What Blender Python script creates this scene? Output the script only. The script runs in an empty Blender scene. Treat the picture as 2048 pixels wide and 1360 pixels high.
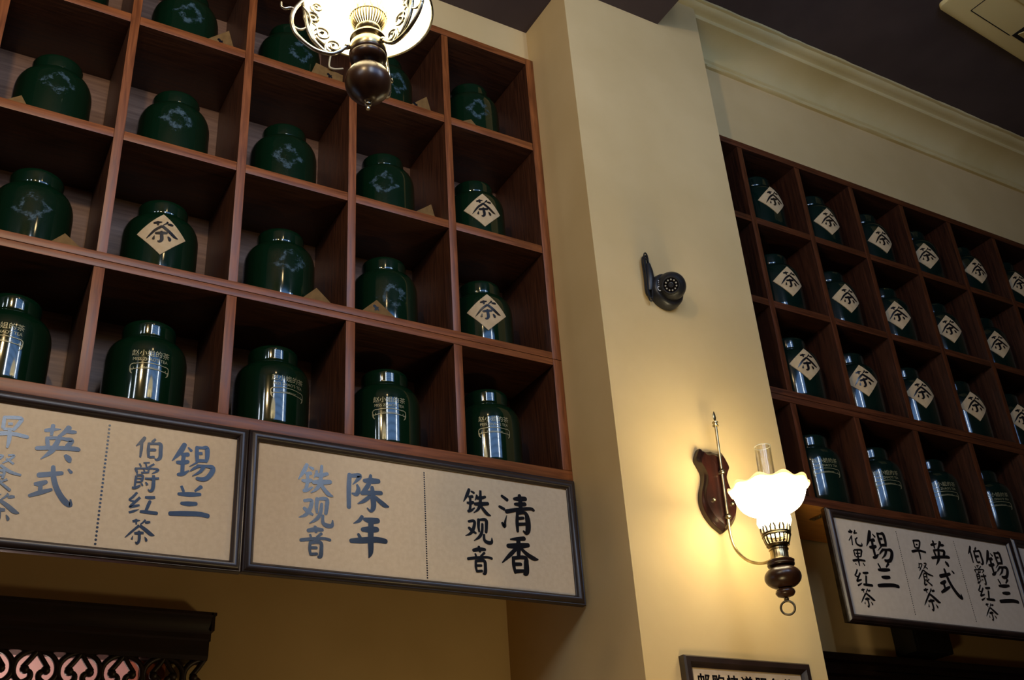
import bpy, bmesh, math, random
from mathutils import Vector, Matrix
random.seed(7)
SC = bpy.context.scene
COL = SC.collection
S = 0.42            # metres in one shelf pitch; everything below is laid out in shelf pitches
Z0 = 7.115          # height of the lower shelf board above the floor, in pitches

def W(x, y, z):
    return Vector((x * S, y * S, (z + Z0) * S))

# ------------------------------------------------------------------ camera
cam_d = bpy.data.cameras.new('camera')
cam = bpy.data.objects.new('camera', cam_d)
COL.objects.link(cam)
cam_d.sensor_fit = 'HORIZONTAL'
cam_d.sensor_width = 36.0
cam_d.lens = 36.0 * 2167.67 / 2048.0
cam_d.clip_start = 0.02
rot = Matrix(((0.86667, -0.194563, -0.459378), (-0.494895, -0.451478, -0.74246), (-0.062944, 0.870811, -0.487571)))
cam.matrix_world = Matrix.Translation(W(-2.4400, -7.2638, -3.5444)) @ rot.to_4x4()
SC.camera = cam

# ------------------------------------------------------------------ view, world, daylight and room light
SC.view_settings.view_transform = 'Standard'
SC.view_settings.look = 'None'
SC.view_settings.gamma = 1.0
SC.view_settings.use_curve_mapping = False
SC.view_settings.exposure = 0.5
SC.cycles.use_denoising = True
SC.cycles.max_bounces = 8
SC.cycles.sample_clamp_indirect = 6.0
world = bpy.data.worlds.new('world')
SC.world = world
world.use_nodes = True
bg = world.node_tree.nodes['Background']
bg.inputs[0].default_value = (0.55, 0.72, 1.0, 1)
bg.inputs[1].default_value = 0.6

# (x0, x1, brightness, colour): bright bare panes and a broad curtained one
WINDOWS = [(-10.2, -9.6, 30.0, (.78, .88, 1.0)), (-6.8, -6.4, 34.0, (.78, .88, 1.0)), (-1.65, -1.3, 44.0, (.78, .88, 1.0)), (-1.25, 2.8, 2.4, (.20, .45, 1.0)), (2.85, 3.2, 32.0, (.78, .88, 1.0)), (3.25, 4.5, 2.4, (.20, .45, 1.0))]
WIN_Z = (2.5, 5.55)
ROOM_Y = -8.2
for i, (xa, xb, rad, colr) in enumerate(WINDOWS):
    a = bpy.data.lights.new('window_daylight', 'AREA')
    a.shape = 'RECTANGLE'
    a.size = (xb - xa) * S
    a.size_y = (WIN_Z[1] - WIN_Z[0]) * S
    a.color = colr
    a.energy = rad * a.size * a.size_y * math.pi
    o = bpy.data.objects.new('window_daylight', a)
    COL.objects.link(o)
    o.location = W((xa + xb) / 2, ROOM_Y - 0.02, (WIN_Z[0] + WIN_Z[1]) / 2)
    o.rotation_euler = (math.radians(90), 0, 0)      # faces +Y, into the room
def point(name, p, e, col, r):
    l = bpy.data.lights.new(name, 'POINT')
    l.energy = e
    l.color = col
    l.shadow_soft_size = r
    o = bpy.data.objects.new(name, l)
    COL.objects.link(o)
    o.location = W(*p)
    return o
WARM = (1.0, 0.70, 0.34)
point('unseen_lamp', (-3.4, -6.0, 3.5), 60, WARM, 0.07)
point('unseen_lamp', (-0.6, -5.6, 4.8), 4, WARM, 0.07)
point('unseen_lamp', (2.4, -2.2, -3.1), 8, (1.0, .74, .36), 0.10)  # unseen low lamp, added to brighten the wall below the left sign

# ------------------------------------------------------------------ materials
def mat(name, col, rough=0.5, metal=0.0, spec=0.5, coat=0.0, emit=None, estr=0.0):
    m = bpy.data.materials.new(name)
    m.use_nodes = True
    b = m.node_tree.nodes['Principled BSDF']
    b.inputs['Base Color'].default_value = (*col, 1)
    b.inputs['Roughness'].default_value = rough
    b.inputs['Metallic'].default_value = metal
    b.inputs['Specular IOR Level'].default_value = spec
    b.inputs['Coat Weight'].default_value = coat
    b.inputs['Coat Roughness'].default_value = 0.06
    if emit:
        b.inputs['Emission Color'].default_value = (*emit, 1)
        b.inputs['Emission Strength'].default_value = estr
    return m

def noisy(m, c1, c2, scale, stretch=(1, 1, 1), detail=4, lo=0.35, hi=0.65, bump=0.0, rough=None, distort=0.0):
    nt = m.node_tree
    b = nt.nodes['Principled BSDF']
    tc = nt.nodes.new('ShaderNodeTexCoord')
    mp = nt.nodes.new('ShaderNodeMapping')
    mp.inputs['Scale'].default_value = stretch
    nz = nt.nodes.new('ShaderNodeTexNoise')
    nz.inputs['Scale'].default_value = scale
    nz.inputs['Detail'].default_value = detail
    nz.inputs['Distortion'].default_value = distort
    cr = nt.nodes.new('ShaderNodeValToRGB')
    cr.color_ramp.elements[0].position = lo
    cr.color_ramp.elements[0].color = (*c1, 1)
    cr.color_ramp.elements[1].position = hi
    cr.color_ramp.elements[1].color = (*c2, 1)
    nt.links.new(tc.outputs['Object'], mp.inputs[0])
    nt.links.new(mp.outputs[0], nz.inputs['Vector'])
    nt.links.new(nz.outputs['Fac'], cr.inputs[0])
    nt.links.new(cr.outputs[0], b.inputs['Base Color'])
    if bump:
        bp = nt.nodes.new('ShaderNodeBump')
        bp.inputs['Strength'].default_value = bump
        bp.inputs['Distance'].default_value = 0.002
        nt.links.new(nz.outputs['Fac'], bp.inputs['Height'])
        nt.links.new(bp.outputs[0], b.inputs['Normal'])
    if rough:
        mr = nt.nodes.new('ShaderNodeMapRange')
        mr.inputs['To Min'].default_value = rough[0]
        mr.inputs['To Max'].default_value = rough[1]
        nt.links.new(nz.outputs['Fac'], mr.inputs['Value'])
        nt.links.new(mr.outputs[0], b.inputs['Roughness'])
    return m

M = {}
M['plaster'] = noisy(mat('cream_plaster', (.6, .5, .3), .75, spec=.2), (.59, .43, .205), (.66, .49, .245), 2.2, detail=6, bump=.05)
M['ceiling'] = noisy(mat('dark_ceiling_paint', (.05, .04, .045), .9, spec=.1), (.075, .058, .062), (.095, .074, .078), 3)
M['cornice'] = noisy(mat('cream_cornice_paint', (.6, .55, .36), .6, spec=.3), (.60, .48, .22), (.67, .55, .28), 3, bump=.04)
WD, WL = (.026, .007, .002), (.075, .022, .006)
M['wood_v'] = noisy(mat('red_brown_wood_upright', WL, .4, spec=.75), WD, WL, 14, (7, 7, .45), 6, .30, .68, .10, (.34, .55), .6)
M['wood_h'] = noisy(mat('red_brown_wood_board', WL, .4, spec=.75), WD, WL, 14, (.45, 7, 7), 6, .30, .68, .10, (.34, .55), .6)
M['wood_back'] = noisy(mat('pale_plywood_back', WL, .5), (.13, .065, .04), (.23, .13, .085), 12, (.5, 7, 8), 6, .3, .7, .05)
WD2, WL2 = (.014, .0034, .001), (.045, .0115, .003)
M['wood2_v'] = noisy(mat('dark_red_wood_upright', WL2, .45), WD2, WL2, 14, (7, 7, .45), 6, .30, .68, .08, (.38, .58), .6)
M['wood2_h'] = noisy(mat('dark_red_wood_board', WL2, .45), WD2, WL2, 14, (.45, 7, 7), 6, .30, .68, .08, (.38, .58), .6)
LD, LL = (.12, .032, .007), (.27, .080, .018)  # lighter copy of the shelf wood; light on the fronts put into the colour
M['lit_front_v'] = noisy(mat('lit_front_wood_upright', LL, .38, spec=.5), LD, LL, 14, (7, 7, .45), 6, .30, .68, .10, (.32, .5), .6)
M['lit_front_h'] = noisy(mat('lit_front_wood_board', LL, .38, spec=.5), LD, LL, 14, (.45, 7, 7), 6, .30, .68, .10, (.32, .5), .6)
LD2, LL2 = (.045, .011, .003), (.12, .032, .008)  # same lit copy for the fronts of the dark shelf wood
M['lit_front2_v'] = noisy(mat('lit_front_dark_wood_upright', LL2, .42), LD2, LL2, 14, (7, 7, .45), 6, .30, .68, .08, (.36, .55), .6)
M['lit_front2_h'] = noisy(mat('lit_front_dark_wood_board', LL2, .42), LD2, LL2, 14, (.45, 7, 7), 6, .30, .68, .08, (.36, .55), .6)
M['lamp_glow_wood'] = noisy(mat('lamp_glow_orange_wood', (.7, .3, .055), .5), (.66, .26, .045), (.80, .35, .07), 12, (.6, 7, 7), 5, .3, .7)  # wood coloured brighter orange to stand for the wall lamp's glow
M['glaze'] = mat('dark_green_glaze', (.0015, .014, .0055), .09, spec=.55, coat=.35)
M['glaze2'] = mat('dark_blue_green_glaze', (.002, .011, .008), .11, spec=.55, coat=.35)
M['kraft'] = noisy(mat('kraft_board', (.6, .47, .30), .65, spec=.3), (.64, .49, .32), (.69, .54, .36), 60, (1, 1, 1), 3, bump=.03)
M['kraft_pale'] = noisy(mat('pale_board', (.6, .52, .42), .65, spec=.3), (.62, .52, .41), (.66, .56, .45), 40, (1, 1, 1), 3)
M['card'] = noisy(mat('kraft_label_paper', (.6, .45, .28), .7, spec=.2), (.50, .36, .20), (.56, .42, .25), 40, (1, 1, 1), 3)
M['ink'] = mat('black_ink', (.006, .006, .008), .24, spec=.6)
M['slip'] = noisy(mat('shaded_kraft_slip', (.24, .13, .04), .7, spec=.2), (.15, .08, .024), (.20, .11, .034), 40, (1, 1, 1), 3)  # kraft label paper darkened, the shade of the pigeonholes put into the colour
M['gold'] = mat('pale_gold_print', (.30, .27, .15), .4, metal=.3)
M['frame'] = noisy(mat('dark_brown_frame', (.02, .01, .008), .40, spec=.8), (.012, .006, .005), (.026, .012, .009), 10, (1, 1, 1), 3)
M['lampwood'] = noisy(mat('dark_turned_wood', (.03, .012, .006), .3), (.022, .008, .004), (.05, .02, .009), 9, (3, 3, 1), 4)
M['plaque'] = noisy(mat('mahogany_plaque', (.05, .015, .008), .28), (.011, .004, .003), (.032, .008, .005), 9, (6, 6, .7), 4)
M['brass'] = noisy(mat('antique_brass', (.42, .33, .17), .28, metal=1), (.30, .24, .13), (.52, .43, .25), 25, (1, 1, 1), 3)
M['bronze'] = noisy(mat('dark_bronze', (.12, .09, .05), .35, metal=1), (.07, .05, .03), (.22, .17, .09), 25, (1, 1, 1), 3)
M['pewter'] = noisy(mat('silvered_metal', (.45, .43, .36), .26, metal=1), (.30, .28, .22), (.60, .57, .48), 30, (1, 1, 1), 3)
M['shade'] = mat('lit_opal_glass', (.95, .9, .75), .2, emit=(1.0, .87, .56), estr=13.0)
M['shade2'] = mat('lit_opal_pendant_glass', (.95, .9, .75), .2, emit=(1.0, .84, .52), estr=3.6)
M['rim'] = mat('amber_glass_rim', (.9, .6, .3), .15, emit=(1.0, .58, .20), estr=1.1)
M['black'] = mat('black_plastic', (.012, .012, .014), .42)
M['lens'] = mat('black_lens', (.004, .004, .005), .08)
M['white'] = mat('white_print', (.7, .7, .7), .5)
M['led'] = mat('clear_led', (.35, .33, .28), .2)
M['acwhite'] = mat('cream_plastic', (.74, .61, .29), .45, spec=.4)
M['dark'] = mat('black_gap', (.006, .005, .004), .8)
M['darkwood'] = noisy(mat('near_black_wood', (.012, .005, .003), .45), (.008, .003, .002), (.02, .008, .005), 10, (.5, 5, 5), 4)
M['floor'] = noisy(mat('floor_boards', (.12, .07, .04), .4), (.09, .05, .03), (.16, .09, .05), 4, (.3, 4, 1), 4)
M['roomwall'] = noisy(mat('brown_room_wall', (.16, .10, .05), .8), (.10, .065, .035), (.15, .10, .055), 3)
M['pink'] = mat('pink_wall_paint', (.62, .42, .40), .7)
M['redwood'] = mat('orange_door_wood', (.32, .07, .02), .5)
M['wire'] = mat('cream_cord', (.7, .6, .38), .5)

def glass_mat():
    m = bpy.data.materials.new('clear_chimney_glass')
    m.use_nodes = True
    nt = m.node_tree
    nt.nodes.clear()
    out = nt.nodes.new('ShaderNodeOutputMaterial')
    mix = nt.nodes.new('ShaderNodeMixShader')
    tr = nt.nodes.new('ShaderNodeBsdfTransparent')
    tr.inputs[0].default_value = (.98, .97, .93, 1)
    gl = nt.nodes.new('ShaderNodeBsdfGlossy')
    gl.inputs['Roughness'].default_value = .04
    lw = nt.nodes.new('ShaderNodeLayerWeight')
    lw.inputs[0].default_value = .22
    nt.links.new(lw.outputs['Facing'], mix.inputs[0])
    nt.links.new(tr.outputs[0], mix.inputs[1])
    nt.links.new(gl.outputs[0], mix.inputs[2])
    nt.links.new(mix.outputs[0], out.inputs[0])
    return m
M['glass'] = glass_mat()

def residue_mat():
    m = bpy.data.materials.new('grey_glue_residue')
    m.use_nodes = True
    nt = m.node_tree
    b = nt.nodes['Principled BSDF']
    b.inputs['Base Color'].default_value = (.045, .095, .125, 1)
    b.inputs['Roughness'].default_value = .6
    out = nt.nodes['Material Output']
    tc = nt.nodes.new('ShaderNodeTexCoord')
    oi = nt.nodes.new('ShaderNodeObjectInfo')
    add = nt.nodes.new('ShaderNodeVectorMath')
    add.operation = 'MULTIPLY_ADD'
    add.inputs[1].default_value = (1, 1, 1)
    nz = nt.nodes.new('ShaderNodeTexNoise')
    nz.inputs['Scale'].default_value = 42
    nz.inputs['Detail'].default_value = 7
    nz.inputs['Roughness'].default_value = .72
    at = nt.nodes.new('ShaderNodeAttribute')
    at.attribute_name = 'ring'
    ma = nt.nodes.new('ShaderNodeMath')
    ma.operation = 'ADD'
    mr = nt.nodes.new('ShaderNodeMapRange')
    mr.inputs['From Min'].default_value = .80
    mr.inputs['From Max'].default_value = .93
    mr.inputs['To Max'].default_value = .8
    tr = nt.nodes.new('ShaderNodeBsdfTransparent')
    mix = nt.nodes.new('ShaderNodeMixShader')
    nt.links.new(tc.outputs['Object'], add.inputs[0])
    nt.links.new(oi.outputs['Location'], add.inputs[2])
    nt.links.new(add.outputs[0], nz.inputs['Vector'])
    nt.links.new(nz.outputs['Fac'], ma.inputs[0])
    nt.links.new(at.outputs['Fac'], ma.inputs[1])
    nt.links.new(ma.outputs[0], mr.inputs['Value'])
    nt.links.new(mr.outputs[0], mix.inputs[0])
    nt.links.new(tr.outputs[0], mix.inputs[1])
    nt.links.new(b.outputs[0], mix.inputs[2])
    nt.links.new(mix.outputs[0], out.inputs[0])
    return m
M['residue'] = residue_mat()

# ------------------------------------------------------------------ mesh helpers (all lengths in pitches)
class MB:
    def __init__(self):
        self.bm = bmesh.new()
    def box(self, x0, x1, y0, y1, z0, z1, bev=0.0):
        r = bmesh.ops.create_cube(self.bm, size=1.0)
        vs = r['verts']
        for v in vs:
            v.co = Vector((x0 + (v.co.x + .5) * (x1 - x0), y0 + (v.co.y + .5) * (y1 - y0), z0 + (v.co.z + .5) * (z1 - z0)))
        if bev:
            es = list({e for v in vs for e in v.link_edges})
            bmesh.ops.bevel(self.bm, geom=es, offset=bev, segments=2, affect='EDGES', profile=.6)
        return self
    def lathe(self, prof, seg=40, c=(0, 0, 0), fn=None):
        rings = []
        for (r, z) in prof:
            ring = []
            if r < 1e-5:
                v = self.bm.verts.new((c[0], c[1], c[2] + z))
                ring = [v] * seg
            else:
                for i in range(seg):
                    a = 2 * math.pi * i / seg
                    p = (r * math.cos(a), r * math.sin(a), z)
                    if fn:
                        p = fn(p, a)
                    ring.append(self.bm.verts.new((c[0] + p[0], c[1] + p[1], c[2] + p[2])))
            rings.append(ring)
        for a, b in zip(rings, rings[1:]):
            for i in range(seg):
                j = (i + 1) % seg
                f = []
                for v in (a[i], a[j], b[j], b[i]):
                    if v not in f:
                        f.append(v)
                if len(f) > 2:
                    self.bm.faces.new(f)
        return self
    def tube(self, pts, rad, seg=8, closed=False, flat=1.0):
        pts = [Vector(p) for p in pts]
        n = len(pts)
        if not isinstance(rad, (list, tuple)):
            rad = [rad] * n
        tang = []
        for i in range(n):
            if closed:
                t = pts[(i + 1) % n] - pts[i - 1]
            else:
                t = pts[min(i + 1, n - 1)] - pts[max(i - 1, 0)]
            tang.append(t.normalized())
        up = Vector((0, 0, 1)) if abs(tang[0].z) < .9 else Vector((1, 0, 0))
        nrm = (up - tang[0] * up.dot(tang[0])).normalized()
        rings = []
        for i in range(n):
            nrm = (nrm - tang[i] * nrm.dot(tang[i])).normalized()
            bn = tang[i].cross(nrm)
            rings.append([self.bm.verts.new(pts[i] + (nrm * math.cos(2 * math.pi * k / seg) + bn * math.sin(2 * math.pi * k / seg) * flat) * rad[i]) for k in range(seg)])
        pairs = list(zip(rings, rings[1:]))
        if closed:
            pairs.append((rings[-1], rings[0]))
        for a, b in pairs:
            for k in range(seg):
                self.bm.faces.new((a[k], a[(k + 1) % seg], b[(k + 1) % seg], b[k]))
        if not closed:
            self.bm.faces.new(list(reversed(rings[0])))
            self.bm.faces.new(rings[-1])
        return self
    def ball(self, c, r, seg=12, sq=(1, 1, 1)):
        res = bmesh.ops.create_uvsphere(self.bm, u_segments=seg, v_segments=max(6, seg // 2), radius=r)
        for v in res['verts']:
            v.co = Vector((v.co.x * sq[0] + c[0], v.co.y * sq[1] + c[1], v.co.z * sq[2] + c[2]))
        return self
    def prism(self, poly, y0, y1):
        a = [self.bm.verts.new((x, y0, z)) for x, z in poly]
        b = [self.bm.verts.new((x, y1, z)) for x, z in poly]
        n = len(poly)
        self.bm.faces.new(a)
        self.bm.faces.new(list(reversed(b)))
        for i in range(n):
            self.bm.faces.new((a[i], b[i], b[(i + 1) % n], a[(i + 1) % n]))
        return self
    def sweep_rect(self, w, h, prof):
        """picture frame centred on the origin in XZ; prof = [(inset from the outer edge, y)] closed loop"""
        rings = []
        for sx, sz in ((-1, -1), (1, -1), (1, 1), (-1, 1)):
            rings.append([self.bm.verts.new((sx * (w / 2 - d), y, sz * (h / 2 - d))) for d, y in prof])
        n = len(prof)
        for q in range(4):
            a, b = rings[q], rings[(q + 1) % 4]
            for i in range(n):
                self.bm.faces.new((a[i], a[(i + 1) % n], b[(i + 1) % n], b[i]))
        return self
    def extrude_x(self, prof, x0, x1, closed=True):
        a = [self.bm.verts.new((x0, y, z)) for y, z in prof]
        b = [self.bm.verts.new((x1, y, z)) for y, z in prof]
        n = len(prof)
        for i in range(n if closed else n - 1):
            self.bm.faces.new((a[i], a[(i + 1) % n], b[(i + 1) % n], b[i]))
        if closed:
            self.bm.faces.new(a)
            self.bm.faces.new(list(reversed(b)))
        return self
    def map(self, fn):
        for v in self.bm.verts:
            v.co = Vector(fn(v.co))
        return self

def obj(name, mb, m, parent=None, loc=(0, 0, 0), smooth=35, label=None):
    bm = mb.bm
    bmesh.ops.recalc_face_normals(bm, faces=bm.faces)
    for v in bm.verts:
        v.co *= S
    me = bpy.data.meshes.new(name)
    bm.to_mesh(me)
    bm.free()
    if smooth:
        for p in me.polygons:
            p.use_smooth = True
        me.set_sharp_from_angle(angle=math.radians(smooth))
    me.materials.append(M[m] if isinstance(m, str) else m)
    o = bpy.data.objects.new(name, me)
    COL.objects.link(o)
    if parent is not None:
        o.parent = parent
        o.location = Vector(loc) * S
    else:
        o.location = W(*loc) if loc != (0, 0, 0) else Vector((0, 0, Z0 * S))
    if label:
        o['label'] = label
    return o

def tag(o, label, cat, group=None):
    o['label'] = label
    o['category'] = cat
    if group:
        o['group'] = group
    return o

def thing(name, label, cat, loc, group=None, rot=0.0):
    o = bpy.data.objects.new(name, None)
    o.empty_display_size = .05
    COL.objects.link(o)
    o.location = W(*loc)
    o.rotation_euler = (0, 0, rot)
    return tag(o, label, cat, group)

def struct(name, mb, m, smooth=0):
    o = obj(name, mb, m, smooth=smooth)
    o['kind'] = 'structure'
    return o

def catmull(pts, n):
    out = []
    P = [pts[0]] + list(pts) + [pts[-1]]
    for i in range(1, len(P) - 2):
        p0, p1, p2, p3 = P[i - 1], P[i], P[i + 1], P[i + 2]
        for k in range(n):
            t = k / n
            out.append(tuple(.5 * (2 * b + (c - a) * t + (2 * a - 5 * b + 4 * c - d) * t * t + (3 * b - a - 3 * c + d) * t ** 3) for a, b, c, d in zip(p0, p1, p2, p3)))
    out.append(tuple(pts[-1]))
    return out

def strokes(mb, glyph, put0, n=5):
    """brush strokes: glyph = list of polylines of (x, y, width); put maps (x, y) on to the surface"""
    bm = mb.bm
    for ks, s in enumerate(glyph):
        put = lambda x, y, ks=ks: put0(x, y, ks)
        c = catmull(s, n)
        L, R = [], []
        dirs = []
        for i in range(len(c)):
            a, b = c[max(i - 1, 0)], c[min(i + 1, len(c) - 1)]
            dx, dy = b[0] - a[0], b[1] - a[1]
            d = math.hypot(dx, dy) or 1
            dirs.append((dx / d, dy / d))
        for (x, y, w), (dx, dy) in zip(c, dirs):
            L.append(bm.verts.new(put(x - dy * w / 2, y + dx * w / 2)))
            R.append(bm.verts.new(put(x + dy * w / 2, y - dx * w / 2)))
        for i in range(len(c) - 1):
            bm.faces.new((L[i], L[i + 1], R[i + 1], R[i]))
        for end, sgn in ((0, -1), (-1, 1)):
            x, y, w = c[end]
            if w < .02:
                continue
            dx, dy = dirs[end]
            arc = []
            for k in range(1, 4):
                a = math.pi * k / 4
                arc.append(bm.verts.new(put(x - dy * w / 2 * math.cos(a) + dx * sgn * w * .42 * math.sin(a), y + dx * w / 2 * math.cos(a) + dy * sgn * w * .42 * math.sin(a))))
            bm.faces.new([L[end]] + arc + [R[end]])

def text_mesh(body, size, bold=0.0, space=1.0):
    cu = bpy.data.curves.new('lettering', 'FONT')
    cu.body = body
    cu.size = size
    cu.align_x = 'CENTER'
    cu.offset = bold
    cu.space_character = space
    cu.resolution_u = 3
    t = bpy.data.objects.new('lettering', cu)
    COL.objects.link(t)
    bpy.context.view_layer.update()
    me = bpy.data.meshes.new_from_object(t.evaluated_get(bpy.context.evaluated_depsgraph_get()))
    bpy.data.objects.remove(t)
    bpy.data.curves.remove(cu)
    return me

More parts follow.
